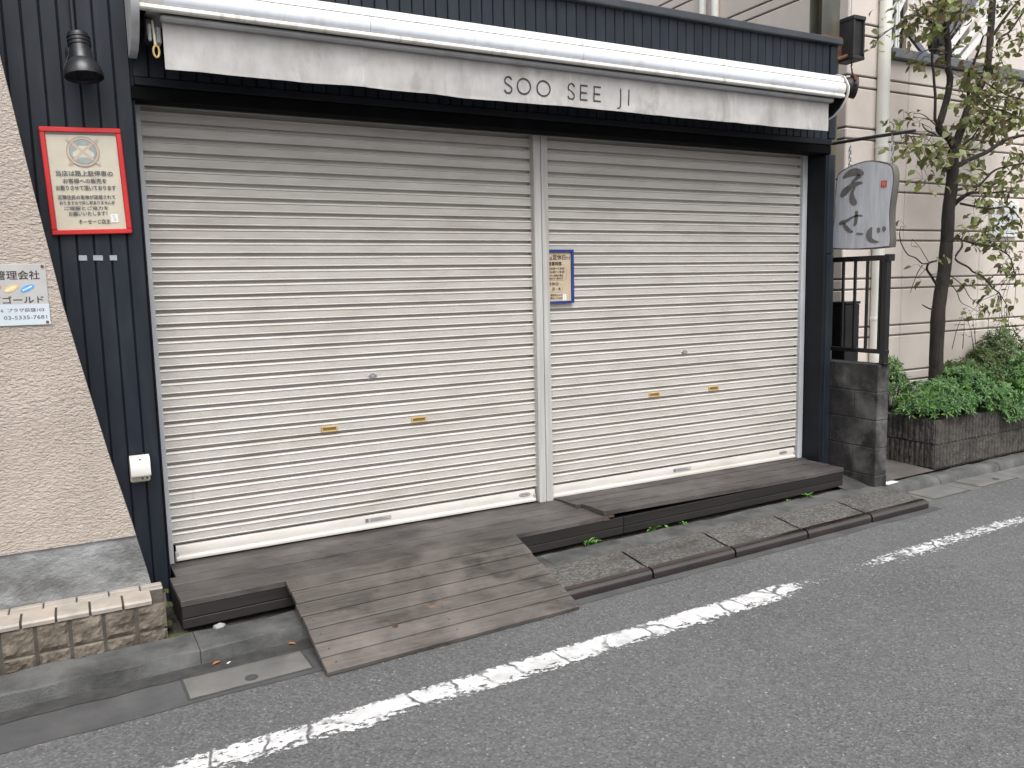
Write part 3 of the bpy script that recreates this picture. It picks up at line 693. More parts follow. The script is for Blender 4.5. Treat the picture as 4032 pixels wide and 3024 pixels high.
for i in range(npl):
    s0, s1 = i * wd + .0032, (i + 1) * wd - .0032
    def q(s_, d): p = A + dr * s_ - nr * d; return (p.x, p.y)
    pr = [q(s0, .021), q(s0, .003), q(s0 + .003, 0), q(s1 - .003, 0), q(s1, .003), q(s1, .021)]
    du = random.uniform(-.005, .005)
    def wp(x, y, z): k = .0015 * noise.noise(Vector((x * 1.5, y * 6, i))); return S(x, y, z + k)
    build(G().extr(pr, .405 + du, 1.650 + du, nx=5, warp=wp), 'plank', M['ramp_wood'], rp)
for u in (.43, 1.0, 1.60):
    def q2(s_, d): p = A + dr * s_ - nr * d; return (p.x, p.y)
    build(G().extr([q2(.02, .045), q2(.02, .022), q2(LN - .16, .022), q2(LN - .16, .045)], u, u + .03, warp=lambda x, y, z: S(x, y, z)), 'bearer', M['fascia_wood'], rp)
# knot hole and nail heads on the ramp
def on_ramp(u, s_, h=.0012): p = A + dr * s_ + nr * h; return S(u, p.x, p.y)
build(G().lathe([(.016, -.0015), (.017, .0), (.006, .0006)], on_ramp(.76, .475, .0), Vector((0, nr.x, nr.y)), 12), 'knot', M['end_grain'], rp)
build(G().lathe([(.009, -.0015), (.009, .0), (.004, .0005)], on_ramp(1.56, .575, .0), Vector((0, nr.x, nr.y)), 10), 'knot', M['stain_dark'], rp)
nm = make_mesh(G().lathe([(.0048, -.001), (.0048, .0006), (.002, .0010)], (0, 0, 0), Vector((0, nr.x, nr.y)), 8), 'nail'); nm.materials.append(M['stain_dark'])
for i in range(npl):
    for u in (.447, 1.014, 1.612): place(nm, 'nail', None, rp, on_ramp(u + random.uniform(-.008, .008), (i + .5) * wd + random.uniform(-.012, .012), .0))
# precast kerb ramps with steel nosing
words = ['half hidden behind the wooden ramp', 'second from the wooden ramp', 'in the middle of the five', 'second from the block wall end', 'at the far end by the block wall']
gs = G()
for i in range(5):
    u0 = 1.603 + .6 * i; u1 = u0 + .589
    t = thing('kerb_ramp', S(u0 + .3, -.93, ZR), 'precast concrete kerb ramp with brown steel nosing, ' + words[i], 'kerb ramp', 'precast kerb ramps along the kerb')
    tw = random.uniform(-.004, .004)
    pr = [(-.797, -.294), (-.797, -.214), (-.805, -.210), (-1.028, -.2405), (-1.028, -.294)]
    nu, nv = 40, 18
    def tp(a, b):
        u = u0 + (u1 - u0) * a; v = -.803 - .226 * b; z = -.209 - .0315 * b
        r = .0030 * noise.noise(Vector((u * 46, v * 46, i))) + .0030 * noise.noise(Vector((u * 9, v * 60, i))) + .0020 * noise.noise(Vector((u * 110, v * 110, i)))
        if a in (0, 1) or b in (0, 1): r -= .006
        return S(u, v, z + r + tw * (a - .5))
    body = G().grid(tp, nu, nv)
    body.box(u0, u1, -1.029, -.803, -.295, -.2475, 0, S)
    build(body, 'slab', M['step_concrete'], t, smooth=True, recalc=False)
    npf = [(-1.029, -.2405), (-1.054, -.2430), (-1.066, -.2462), (-1.0745, -.2530), (-1.079, -.2620), (-1.080, -.272), (-1.079, -.2945), (-1.029, -.2945)]
    build(G().extr(npf, u0 + .001, u1 - .001, warp=lambda x, y, z: S(x, y + tw * .5, z)), 'nosing', M['nosing_steel'], t, smooth=True)

# ================================================================ LEFT NEIGHBOUR: stucco wall, concrete base, tiled ledge
nb = thing('stucco_building', (-2.5, 0, -.25), 'beige rough stucco wall with a slanted end, left of the shop', 'building')
edge = [(.193, -.180), (.55, -.258), (1.0, -.345), (1.224, -.386), (1.7, -.456), (2.218, -.528), (3.0, -.63), (4.2, -.79)]
out = [(-6.5, .193)] + [(x, z) for z, x in edge] + [(-6.5, 4.2)]
build(G().prism(out, lambda a, b, d: (a, d, b), -.397, 3.0), 'stucco_wall', M['stucco'], nb)
build(G().prism([(-6.5, -.25), (-.098, -.25), (-.138, -.02), (-.181, .190), (-6.5, .190)], lambda a, b, d: (a, d, b), -.386, 3.0), 'concrete_base', M['base_concrete'], nb)
lg = thing('tiled_ledge', (-.8, -.5, -.24), 'low ledge faced with beige split tiles, chipped at its right corner', 'ledge')
LF = -.598
build(G().prism([(-3.2, LF + .008), (-.105, LF + .10 * .0 + .008), (-.093, -.45), (-.090, -.389), (-3.2, -.389)], lambda a, b, d: (a, b, d), -.245, -.046), 'ledge_core', M['grout'], lg)
x = -.092; k = 0
while x > -1.35:
    x0 = x - .119
    build(G().box(x0 + .03, x + .03 if k else x - .002, -.476, -.432, -.048, -.0375 + random.uniform(-.0008, .0008), .003), 'top_tile', M['tile_top'], lg)
    build(G().box(x0 + .03, x + .03 if k else x - .002, -.428, -.392, -.048, -.0385, .003), 'top_tile', M['tile_top'], lg)
    if k % 1 == 0:
        a0, a1 = x0 - .045 - .04 * k * .0, x - .049
        if k == 0: a1 = -.150
        lipg = G().extr([(LF - .004, -.062), (LF - .006, -.047), (LF, -.0385), (LF + .012, -.036), (-.4795, -.0365), (-.4795, -.05), (LF + .010, -.052), (LF + .010, -.062)], a0, a1)
        build(lipg, 'edge_tile', M['tile_top'], lg, smooth=True)
    # split-face front tiles: bulged, rough
    def ft(z0, z1, xa, xb):
        g = G(); n, m_ = 9, 8
        def fn(a, b):
            X = xa + (xb - xa) * a; Z = z0 + (z1 - z0) * b
            e = min(a, 1 - a, b, 1 - b); r = 0 if e == 0 else .007 + .011 * noise.noise(Vector((X * 24, Z * 24, k))) + .005 * noise.noise(Vector((X * 60, Z * 60, 5)))
            return (X, LF + .006 - max(0, r), Z)
        g.grid(fn, n, m_); return build(g, 'front_tile', M['tile_front'], lg, recalc=False)
    ft(-.176, -.066, x0 + .004, x - .004); ft(-.243, -.184, x0 + .004, x - .004)
    x = x0 - .0055; k += 1
# broken mortar corner
g = G()
g.grid(lambda a, b: (-.152 + .062 * a, LF + .004 + .05 * b * a - .006 * noise.noise(Vector((a * 9, b * 9, 2))), -.066 + .024 * b - .020 * a * (1 - b) + .010 * noise.noise(Vector((a * 7, b * 5, 1)))), 10, 6)
build(g, 'chipped_corner', M['grout'], lg, recalc=False, smooth=True)
for i, (u, v, r, z) in enumerate(((-.065, -.592, .045, -.236), (-.085, -.50, .030, -.20), (-.072, -.43, .030, -.14), (-.075, -.36, .025, -.10))):
    g = G(); g.grid(lambda a, b: (u + r * (a - .5) * 1.6 * (.7 if i else 1.6), v + r * (b - .5) * 2, z + .010 * max(0, 1 - ((a - .5) ** 2 + (b - .5) ** 2) * 4) + .008 * noise.noise(Vector((a * 6, b * 6, i)))), 14, 10)
    o = build(g, 'moss', M['moss'], recalc=False, smooth=True); o['kind'] = 'stuff'; tag(o, 'green moss in the joint between the tiled ledge and the deck', 'moss')

# management company plate
mp = thing('company_plate', (-.62, -.40, 1.144), 'grey management company plate with coloured ovals on the stucco wall', 'sign')
build(G().box(-.80, -.436, -.402, -.398, 1.144, 1.394, .001), 'plate', M['plate_grey'], mp)
stk = build(G().box(-.80, -.4355, -.4040, -.4022, 1.146, 1.231), 'address_sticker', M['plate_blue'], mp)
PF = lambda a, b, d: (a, -.4026 - d, b)
build(text_geo('管理会社', .036, -.617, -.461, 1.349, PF), 'lettering', M['ink'], mp, recalc=False)
build(text_geo('グゴールド', .030, -.640, -.454, 1.249, PF), 'lettering', M['ink'], mp, recalc=False)
build(text_geo('-16  プラザ荻窪103', .0155, -.625, -.455, 1.207, PF, .0017), 'lettering', M['ink_grey'], stk, recalc=False)
build(text_geo('03-5335-7681', .0150, -.600, -.447, 1.177, PF, .0017), 'lettering', M['ink_grey'], stk, recalc=False)
for cx, m_ in ((-.624, 'oval_red'), (-.565, 'oval_orange'), (-.5075, 'oval_blue')):
    ca, sa = cos(radians(26)), sin(radians(26))
    ptsO = [(.0275 * cos(w), .0112 * sin(w)) for w in [2 * pi * i / 26 for i in range(26)]]
    ov = build(G().prism([(cx + a * ca - b * sa, 1.2955 + a * sa + b * ca) for a, b in ptsO], PF, 0, .0008), 'oval_mark', M[m_], mp)
    gb = G()
    for q in range(6): gb.add([(cx + a * ca - b * sa, -.4040, 1.2955 + a * sa + b * ca) for a, b in ((-.0185 + q * .0064, -.003), (-.0140 + q * .0064, -.003), (-.0140 + q * .0064, .0035), (-.0185 + q * .0064, .0035))], [(0, 1, 2, 3)])
    build(gb, 'oval_print', M['paper_white'], ov, recalc=False)
for sx, sz in ((-.448, 1.385), (-.447, 1.156)): build(G().lathe([(.0062, 0), (.0058, .003), (.002, .0045)], (sx, -.4035, sz), (0, -1, 0), 12), 'screw', M['screw_rust'], mp, smooth=True)
# ================================================================ THINGS ON THE LEFT PIER
# wall lamp
wl = thing('wall_lamp', (-.24, -.2, 2.2), 'black outdoor spotlight on the ribbed wall above the red framed notice', 'lamp')
build(G().tube([(-.255, -.215, 2.95), (-.255, -.215, 2.40), (-.252, -.222, 2.352)], .009, 10), 'conduit', M['cladding'], wl, smooth=True)
build(G().lathe([(.042, 0), (.045, .006), (.040, .014), (.026, .022)], (-.249, -.192, 2.300), (0, -1, 0), 22), 'wall_plate', M['lamp_paint'], wl, smooth=True)
build(G().tube([(-.249, -.20, 2.300), (-.247, -.245, 2.300), (-.244, -.275, 2.292)], .019, 12), 'swivel_arm', M['lamp_paint'], wl, smooth=True)
ax = Vector((.06, -.16, -1)).normalized(); c0 = Vector((-.242, -.285, 2.362))
bd = build(G().lathe([(.030, 0), (.040, .006), (.042, .03), (.041, .075), (.043, .085), (.044, .112), (.047, .118)], c0, ax, 28), 'lamp_body', M['lamp_paint'], wl, smooth=True)
for h in (.018, .034, .05): build(G().lathe([(.0425, h), (.0455, h + .002), (.0455, h + .007), (.0425, h + .009)], c0, ax, 28), 'cooling_ring', M['lamp_paint'], bd, smooth=True)
sh = build(G().lathe([(.047, .118), (.060, .132), (.071, .155), (.0765, .178), (.0765, .190), (.0705, .190), (.069, .168), (.045, .135)], c0, ax, 32), 'lamp_shade', M['lamp_paint'], wl, smooth=True)
build(G().lathe([(.002, .1755), (.068, .1765), (.068, .178)], c0, ax, 28), 'lens', M['glass_dark'], sh, smooth=True)
for a in range(3):
    w = 1.2 + a * 1.0; e1 = ax.cross(Vector((0, 1, 0))).normalized(); e2 = ax.cross(e1)
    rdir = e1 * cos(w + 2.1) + e2 * sin(w + 2.1)
    build(G().tube([c0 + ax * .09 + rdir * .047, c0 + ax * .125 + rdir * .060, c0 + ax * .15 + rdir * .074, c0 + ax * .182 + rdir * .079], .0018, 6), 'guard_wire', M['black_plastic'], sh, smooth=True)

# red framed handwritten notice, hung a little askew
nf = thing('framed_notice', (-.2525, -.2, 1.528), 'red framed handwritten notice hung askew on the ribbed wall under the lamp', 'notice')
CA, SA = cos(radians(2.0)), sin(radians(2.0))
def NF(a, b, d): return (-.2525 + a * CA - b * SA, -.193 - d, 1.757 + a * SA + b * CA)
hw, hh, bw = .1585, .2285, .021
def nbox(a0, a1, b0, b1, d0, d1, name, mat, par, bev=.003): return build(G().box(a0, a1, d0, d1, b0, b1, bev, lambda x, y, z: NF(x, z, y)), name, M[mat], par)
nbox(-hw, hw, hh - bw, hh, 0, .022, 'frame_bar', 'red_paint', nf); nbox(-hw, hw, -hh, -hh + bw, 0, .022, 'frame_bar', 'red_paint', nf)
nbox(-hw, -hw + bw, -hh + bw + .0005, hh - bw - .0005, .0005, .0215, 'frame_bar', 'red_paint', nf); nbox(hw - bw, hw, -hh + bw + .0005, hh - bw - .0005, .0005, .0215, 'frame_bar', 'red_paint', nf)
pg = G(); pg.grid(lambda a, b: NF(-.137 + .274 * a, -.207 + .405 * b, .008 + .0022 * noise.noise(Vector((a * 3 + b * 2, b * 5, 4)))), 20, 26)
pp = build(pg, 'notice_paper', M['paper_cream'], nf, recalc=False, smooth=True)
nbox(-.1372, .1372, -.207, .2072, .001, .004, 'backing_card', 'ink_soft', nf, 0)
for b, a0, a1, h, s_ in ((.034, -.116, .106, .023, '当店は路上駐停車の'), (.002, -.092, .078, .021, 'お客様への販売を'), (-.028, -.122, .112, .021, 'お断りさせて頂いております'),
                         (-.068, -.120, .106, .018, '近隣住民の皆様が迷惑されて'), (-.092, -.115, .102, .016, 'おりますので申し訳ありませんが'), (-.115, -.100, .073, .016, 'ご理解とご協力を'), (-.139, -.085, .066, .018, 'お願いいたします！'), (-.174, -.050, .074, .019, 'そーせーじ店主')):
    build(text_geo(s_, h, a0, a1, b, lambda x, z, d: NF(x, z, .0115), 0, .0012, .05), 'handwriting', M['ink'], pp, recalc=False)
# crossed-out car drawing in a circle
cc = (.000, .127)
circ = lambda r, n=40: [(cc[0] + r * cos(2 * pi * i / n), cc[1] + r * sin(2 * pi * i / n)) for i in range(n)]
fN = lambda x, z, d: NF(x, z, .0112 + d)
build(G().add([fN(a, b, 0) for a, b in circ(.052)], [tuple(range(40))]), 'drawn_disc', M['crayon_blue'], pp, recalc=False)
build(G().ribbon([(a, b, .010) for a, b in circ(.058) + [circ(.058)[0]]], fN, .0002), 'drawn_ring', M['crayon_pink'], pp, recalc=False)
car = [(-.042, -.018), (-.040, -.002), (-.024, .006), (-.014, .026), (.016, .026), (.026, .006), (.041, -.002), (.042, -.018), (.030, -.024), (-.030, -.024)]
build(G().add([fN(cc[0] + a, cc[1] + b, .0004) for a, b in car], [tuple(range(len(car)))]), 'drawn_car', M['crayon_cream'], pp, recalc=False)
for s_ in (-1, 1): build(G().ribbon([(cc[0] - .060, cc[1] + s_ * .056, .010), (cc[0], cc[1] - s_ * .002, .011), (cc[0] + .062, cc[1] - s_ * .054, .010)], fN, .0008 + .0002 * s_), 'drawn_cross', M['crayon_pink'], pp, recalc=False)
for r in (.0525, .0635): build(G().ribbon([(a, b, .0014) for a, b in circ(r) + [circ(r)[0]]], fN, .0013), 'drawn_outline', M['ink_soft'], pp, recalc=False)
stc = nbox(.078, .108, -.178, -.142, .011, .0116, 'paper_tab', 'paper_white', pp, 0)
build(G().ribbon([(.084, -.150, .002), (.095, -.149, .002), (.088, -.160, .002), (.099, -.159, .002), (.090, -.171, .002), (.102, -.168, .002)], lambda x, z, d: NF(x, z, .0121)), 'tab_scribble', M['ink_grey'], stc, recalc=False)
m_, t_, b_, o_ = nt_new('clear_pane'); tr = N(t_, 'ShaderNodeBsdfTransparent'); gl = N(t_, 'ShaderNodeBsdfGlossy'); gl.inputs['Roughness'].default_value = .08
fr_ = N(t_, 'ShaderNodeFresnel'); fr_.inputs['IOR'].default_value = 1.35; mx = N(t_, 'ShaderNodeMixShader'); mx.inputs[0].default_value = .05; L(t_, tr.outputs[0], mx.inputs[1]); L(t_, gl.outputs[0], mx.inputs[2]); L(t_, mx.outputs[0], o_.inputs['Surface'])
nbox(-.1370, .1370, -.2070, .2070, .0165, .0175, 'clear_cover', 'clear_pane', nf, 0)

# three scraps of silver tape
for i, (x0, x1, w) in enumerate(((-.309, -.276, 'left'), (-.252, -.213, 'middle'), (-.186, -.156, 'right'))):
    o = build(G().box(x0, x1, -.1935, -.1908, 1.414, 1.437, .0006), 'tape_scrap', M['tape_silver'])
    tag(o, w + ('most' if w != 'middle' else '') + ' of three silver tape scraps under the red framed notice', 'tape', 'scraps of tape under the notice')
# weatherproof outlet
ot = thing('outdoor_outlet', (-.131, -.2, .39), 'white weatherproof outlet cover low on the dark wall beside the left shutter', 'outlet')
build(G().box(-.175, -.091, -.206, -.187, .391, .512, .006), 'base_plate', M['outlet_cream'], ot)
cvp = [(-.206, .520), (-.240, .514), (-.250, .500), (-.262, .436), (-.258, .428), (-.206, .432)]
cv = build(G().extr(cvp, -.174, -.090), 'hood', M['outlet_white'], ot, smooth=True)
build(G().lathe([(.0045, 0), (.004, .003)], (-.132, -.2475, .505), (0, -1, .2), 10), 'screw', M['stain_dark'], cv)
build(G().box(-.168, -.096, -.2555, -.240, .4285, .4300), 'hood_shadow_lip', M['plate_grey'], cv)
for sx in (-.128, -.108): build(G().box(sx, sx + .008, -.2068, -.2045, .403, .412), 'socket_slot', M['stain_dark'], ot)

# blue framed opening-hours notice between mullion and right shutter
bn = thing('framed_notice', (2.26, -.03, 1.144), 'blue framed opening hours notice tucked behind the mullion on the right shutter', 'notice')
BF = lambda a, b, d: (a, -.0215 - d, b)
for b_ in ((2.125, 2.391, 1.4535, 1.470), (2.125, 2.391, 1.144, 1.1575), (2.3735, 2.3905, 1.158, 1.453), (2.1255, 2.14, 1.158, 1.453)):
    build(G().box(b_[0], b_[1], -.034, -.0135, b_[2], b_[3], .002), 'frame_bar', M['blue_paint'], bn)
bpap = build(G().box(2.139, 2.374, -.0215, -.016, 1.157, 1.454), 'notice_paper', M['paper_tan'], bn)
for z, x0, x1, h, s_ in ((1.416, 2.190, 2.240, .020, '日は'), (1.423, 2.244, 2.334, .032, '定休日'), (1.417, 2.338, 2.370, .020, 'です'), (1.384, 2.212, 2.305, .023, '営業時間'), (1.355, 2.220, 2.326, .015, '10:00〜13:00'), (1.334, 2.220, 2.327, .015, '15:00〜18:00'),
                        (1.313, 2.212, 2.317, .013, 'ただし完売の場合'), (1.295, 2.212, 2.317, .013, '閉店させて頂きます'), (1.262, 2.208, 2.279, .019, '定休日'), (1.231, 2.236, 2.299, .022, '月・木'), (1.194, 2.214, 2.309, .014, 'ご来店を心より'), (1.175, 2.214, 2.309, .014, 'お待ちしています')):
    build(text_geo(s_, h, x0, x1, z, BF, .0008, .0006, .05), 'handwriting', M['ink'], bpap, recalc=False)
for pts in ([(2.306, 1.380), (2.325, 1.376), (2.338, 1.362), (2.342, 1.33), (2.340, 1.30), (2.330, 1.288), (2.30, 1.283), (2.21, 1.284)], [(2.28, 1.262), (2.300, 1.26), (2.312, 1.245), (2.310, 1.223), (2.298, 1.213), (2.21, 1.214)]):
    build(G().ribbon([(a, b, .0012) for a, b in smooth_path(pts, 5)], BF, .0008), 'pen_line', M['ink_soft'], bpap, recalc=False)
tb = build(G().box(2.314, 2.338, -.0228, -.0217, 1.160, 1.199), 'paper_tab', M['paper_white'], bpap)
build(G().ribbon([(2.319, 1.194, .002), (2.331, 1.193, .002), (2.322, 1.182, .002), (2.333, 1.181, .002), (2.320, 1.170, .002), (2.332, 1.167, .002)], BF, .0017), 'tab_scribble', M['ink_grey'], tb, recalc=False)

# ================================================================ RIGHT: HANGING SIGN, COLUMN, LAMP
def SF(X, Y, d=0.0): return (4.600 + d, -.077 - .000766 * (X - 185) - 1.2e-5 * (Y - 1290), 1.496 - 3.86e-5 * (X - 185) - 6.28e-4 * (Y - 1290))
rod = thing('sign_bracket', (4.63, -.19, 2.22), 'thin grey rod sticking out from the shop corner, carrying the hanging sign', 'bracket')
build(G().tube([(4.50, -.05, 2.232), (4.63, -.06, 2.232), (4.63, -.30, 2.226), (4.63, -.56, 2.217), (4.63, -.72, 2.210)], [.012, .012, .012, .0115, .0105], 10), 'rod', M['lamp_dark'], rod, smooth=True)
build(G().box(4.499, 4.514, -.10, -.01, 2.18, 2.28, .003), 'fixing_plate', M['dark_trim'], rod)
sg = thing('hanging_sign', (4.63, -.35, 1.46), 'grey washed wooden sign board with brush characters hanging beyond the shop corner', 'sign')
outl = smooth_path([(185, 1290), (215, 1330), (520, 1335), (800, 1312), (845, 1285), (842, 1100), (838, 900), (868, 620), (862, 490), (835, 430), (760, 395), (640, 362), (520, 370), (400, 402), (300, 455), (262, 520), (238, 780), (238, 960), (205, 1150), (185, 1290)], 5)[:-1]
build(G().prism(outl, lambda a, b, d: SF(a, b, d), .002, .062), 'board_edge', M['sign_edge'], sg, smooth=True)
cx_, cy_ = 540, 850
inn = [(cx_ + (a - cx_) * .965, cy_ + (b - cy_) * .972) for a, b in outl]
fc = build(G().prism(inn, lambda a, b, d: SF(a, b, d), -.0015, .004), 'painted_face', M['sign_wash'], sg)
for st in ([(335, 525, 20), (390, 490, 62), (460, 470, 84), (530, 490, 66), (550, 515, 30)], [(525, 515, 46), (470, 555, 36), (430, 595, 22)], [(552, 597, 16), (500, 600, 40), (420, 632, 58), (350, 690, 72), (318, 738, 26)], [(470, 640, 16), (438, 700, 38), (442, 770, 66), (465, 815, 66), (478, 838, 24)],
           [(298, 1045, 24), (330, 1028, 46), (380, 1010, 34), (450, 970, 18), (520, 955, 20), (556, 965, 12)], [(490, 905, 30), (487, 970, 36), (478, 1040, 36), (462, 1070, 14)], [(345, 1035, 24), (375, 1085, 46), (415, 1125, 40), (455, 1133, 14)],
           [(488, 1155, 14), (520, 1160, 26), (565, 1162, 14)], [(655, 1090, 16), (634, 1140, 56), (628, 1190, 62), (650, 1232, 50), (700, 1250, 28), (735, 1250, 8)], [(722, 1095, 20), (727, 1122, 40), (722, 1152, 20)], [(778, 1083, 20), (784, 1110, 42), (778, 1140, 20)]):
    build(G().ribbon(smooth_path(st, 5), lambda a, b, d: SF(a, b, -.0035)), 'brush_stroke', M['brush_ink'], fc, recalc=False)
build(G().add([SF(a, b, -.0036) for a, b in ((746, 592), (806, 592), (803, 664), (743, 664))], [(0, 1, 2, 3)]), 'red_seal', M['red_stamp'], fc, recalc=False)
build(G().ribbon([(766, 650, 6), (766, 606, 6), (786, 606, 6), (786, 650, 6)], lambda a, b, d: SF(a, b, -.0042)), 'seal_mark', M['paper_cream'], fc, recalc=False)
for (X0, Y0, X1, Y1) in ((375, 170, 375, 402), (827, 95, 822, 410)):
    p0, p1 = Vector(SF(X0, Y0, .030)), Vector(SF(X1, Y1, .030)); gch = G(); nL = 6
    for i in range(nL):
        a = p0.lerp(p1, i / nL); b = p0.lerp(p1, (i + 1) / nL); c = (a + b) / 2; hl = (b - a).length * .62; ph = i % 2
        gch.tube([(c.x + (0 if ph else .0085 * sin(w)), c.y + (.0085 * sin(w) if ph else 0), c.z + hl * cos(w)) for w in [2 * pi * j / 12 for j in range(13)]],   .0042, 6, cap=False)
    build(gch, 'chain', M['steel'], sg, smooth=True)

cl = thing('steel_column', (4.71, .1, -.23), 'weathered olive steel column rising behind the right corner of the shop', 'column')
for y0, y1 in ((.050, .060), (.160, .170)): build(G().box(4.615, 4.800, y0, y1, -.23, 6.0, .002), 'flange', M['column_steel'], cl)
build(G().box(4.700, 4.712, .061, .159, -.23, 6.0), 'web', M['column_steel'], cl)
build(G().box(4.60, 4.815, .030, .049, 2.86, 3.02, .004), 'mounting_plate', M['rust'], cl)
bx = thing('junction_box', (4.87, .0, 2.87), 'open black metal box fixed to the steel column above the awning end', 'box')
build(G().box(4.802, 4.816, -.075, .085, 2.87, 3.12, .002), 'box_side', M['lamp_dark'], bx); build(G().box(4.908, 4.922, -.075, .085, 2.87, 3.12, .002), 'box_side', M['lamp_dark'], bx)
build(G().box(4.8165, 4.9075, .07, .084, 2.872, 3.118), 'box_back', M['black_plastic'], bx); build(G().box(4.8165, 4.9075, -.06, -.05, 2.872, 3.118), 'box_panel', M['black_plastic'], bx)
build(G().box(4.798, 4.926, -.08, .09, 3.1205, 3.150, .004), 'box_lid', M['lamp_dark'], bx); build(G().box(4.80, 4.924, -.078, .088, 2.845, 2.869, .004), 'box_floor', M['lamp_dark'], bx)
build(G().tube([(4.62, .02, 2.86), (4.72, -.01, 2.845), (4.80, -.02, 2.875)], .014, 8), 'support_bracket', M['rust'], bx, smooth=True)
build(G().tube([(4.86, .0, 3.15), (4.875, .01, 3.4), (4.90, .02, 4.2)], .004, 6), 'wire', M['awning_grey'], bx, smooth=True)
hl_ = thing('hanging_floodlight', (4.84, -.02, 2.6), 'round rusty floodlight hanging by a hook behind the awning end', 'lamp')
build(G().tube([(4.87, -.0, 2.846), (4.875, -.005, 2.825), (4.86, -.01, 2.81), (4.865, -.012, 2.79), (4.868, -.02, 2.745)], .006, 8), 'hook', M['black_plastic'], hl_, smooth=True)
axl = Vector((.80, -.55, -.12)).normalized(); cL = Vector((4.835, -.02, 2.655))
hb = build(G().lathe([(.03, -.09), (.055, -.07), (.070, -.02), (.074, .02), (.078, .03), (.078, .045), (.066, .045), (.062, .030), (.002, .026)], cL, axl, 26), 'lamp_housing', M['lamp_dark'], hl_, smooth=True)
e1 = axl.cross(Vector((0, 0, 1))).normalized(); e2 = Vector((0, 0, 1))
build(G().tube([cL + axl * .02 + e1 * .085 * cos(w) + e2 * .085 * sin(w) for w in [pi * i / 16 for i in range(17)]], .011, 8), 'rusty_yoke', M['rust'], hl_, smooth=True)

# ================================================================ BLOCK WALL AND RAILING
bw_ = thing('block_wall', (4.63, -.15, -.23), 'short weathered concrete block wall standing end-on beside the shop', 'wall')
for c in range(4):
    z0 = -.148 + c * .2; y = -.545; i = 0
    ys = [-.545, -.155, .235] if c % 2 else [-.545, -.350, .040, .235]
    for a, b in zip(ys[:-1], ys[1:]):
        build(G().box(4.570 + random.uniform(-.0015, .0015), 4.690, a + .0012, b - .0045, z0 + .003, z0 + .197, .004), 'concrete_block', M['block_concrete'], bw_)
build(G().box(4.574, 4.686, -.541, .23, -.20, .648), 'mortar_core', M['stain_dark'], bw_)
build(G().box(4.568, 4.692, -.547, .236, -.25, -.149, .004), 'footing', M['block_concrete'], bw_)
rl = thing('iron_railing', (4.63, -.2, .65), 'black iron railing with upright bars on top of the block wall', 'railing')
def rb(name, *b, bev=.003): return build(G().box(*b, b=bev), name, M['railing_black'], rl)
rb('top_rail', 4.606, 4.656, -.575, .22, 1.372, 1.408); rb('bottom_rail', 4.612, 4.650, -.568, .22, .722, .752)
rb('rail_cap', 4.600, 4.662, -.580, -.540, 1.366, 1.4135)
rb('post', 4.608, 4.654, -.560, -.515, .650, 1.371); rb('post_foot', 4.598, 4.664, -.57, -.505, .650, .660)
for y in (-.493, -.385, -.283, -.180, -.077, .026, .13): rb('bar', 4.622, 4.640, y - .009, y + .009, .7525, 1.3715, bev=.002)
ub = build(G().box(4.96, 5.12, .06, .22, -.22, 1.05, .006).box(4.955, 5.125, .055, .225, 1.052, 1.072, .004), 'utility_box', M['railing_black'])
tag(ub, 'narrow black utility box standing behind the iron railing', 'box')

# ================================================================ RIGHT NEIGHBOUR BUILDING
rbld = thing('siding_building', (8, 2, -.25), 'pale pinkish beige building with grooved horizontal siding beyond the planter', 'building')
NX, NY = 5.20, .30
def nbp(name, mat, *b, bev=.002): return build(G().box(*b, b=bev), name, M[mat], rbld)
nbp('backing_wall', 'siding_joint', NX + .016, 5.665, NY + .016, 4.0, -.25, 6.0); nbp('backing_wall', 'siding_joint', 5.667, 13, NY + .016, .46, -.25, 3.03)
rows = []
for k in range(-3, 13):
    rows.append((.841 + .403 * k, 1.156 + .403 * k)); rows.append((1.156 + .403 * k, 1.244 + .403 * k))
for z0, z1 in rows:
    a, b = z0 + .0065, z1 - .0065
    if b < -.22 or a > 5.9: continue
    a = max(a, -.22)
    nbp('siding_board', 'siding', NX + .002, 5.660, NY, NY + .0155, a, b, bev=.007)
    nbp('siding_board', 'siding', NX, NX + .0155, NY + .004, 3.95, a, b, bev=.007)
    if a < 2.98:
        b2 = min(b, 3.024)
        for x0, x1 in ((5.666, 5.945), (5.950, 7.02), (7.025, 9.3), (9.305, 12.9)): nbp('siding_board', 'siding', x0, x1, NY, NY + .0155, a, b2, bev=.007)
for x0, x1 in ((5.672, 7.6), (7.604, 12.9)): nbp('parapet_coping', 'coping_grey', x0, x1, NY - .05, NY + .22, 3.028, 3.105, bev=.006)
# stair well behind the parapet
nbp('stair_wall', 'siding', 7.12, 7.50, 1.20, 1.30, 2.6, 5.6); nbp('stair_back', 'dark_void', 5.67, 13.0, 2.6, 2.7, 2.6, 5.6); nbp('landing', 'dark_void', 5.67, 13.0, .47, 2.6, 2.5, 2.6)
nbp('stair_wall', 'siding', 8.35, 12.9, 1.35, 1.45, 2.6, 5.6); nbp('door_panel', 'glass_dark', 6.75, 7.115, 1.24, 1.28, 2.6, 5.0)
def bar(name, mat, p, q, r): return build(G().tube([p, q], r, 8), name, M[mat], rbld, smooth=True)
def slope(x0, z0, x1, z1, y, h, th, name, mat):   # flat sloping rail
    dx, dz = x1 - x0, z1 - z0; l = math.hypot(dx, dz); nx, nz = -dz / l * h / 2, dx / l * h / 2; ex, ez = dx / l * .6, dz / l * .6
    o = [(x0 - nx, z0 - nz), (x1 + ex - nx, z1 + ez - nz), (x1 + ex + nx, z1 + ez + nz), (x0 + nx, z0 + nz)]
    return build(G().prism(o, lambda a, b, d: (a, d, b), y, y + th), name, M[mat], rbld)
slope(7.40, 3.54, 7.872, 3.972, 1.0, .055, .04, 'stair_handrail', 'coping_grey')
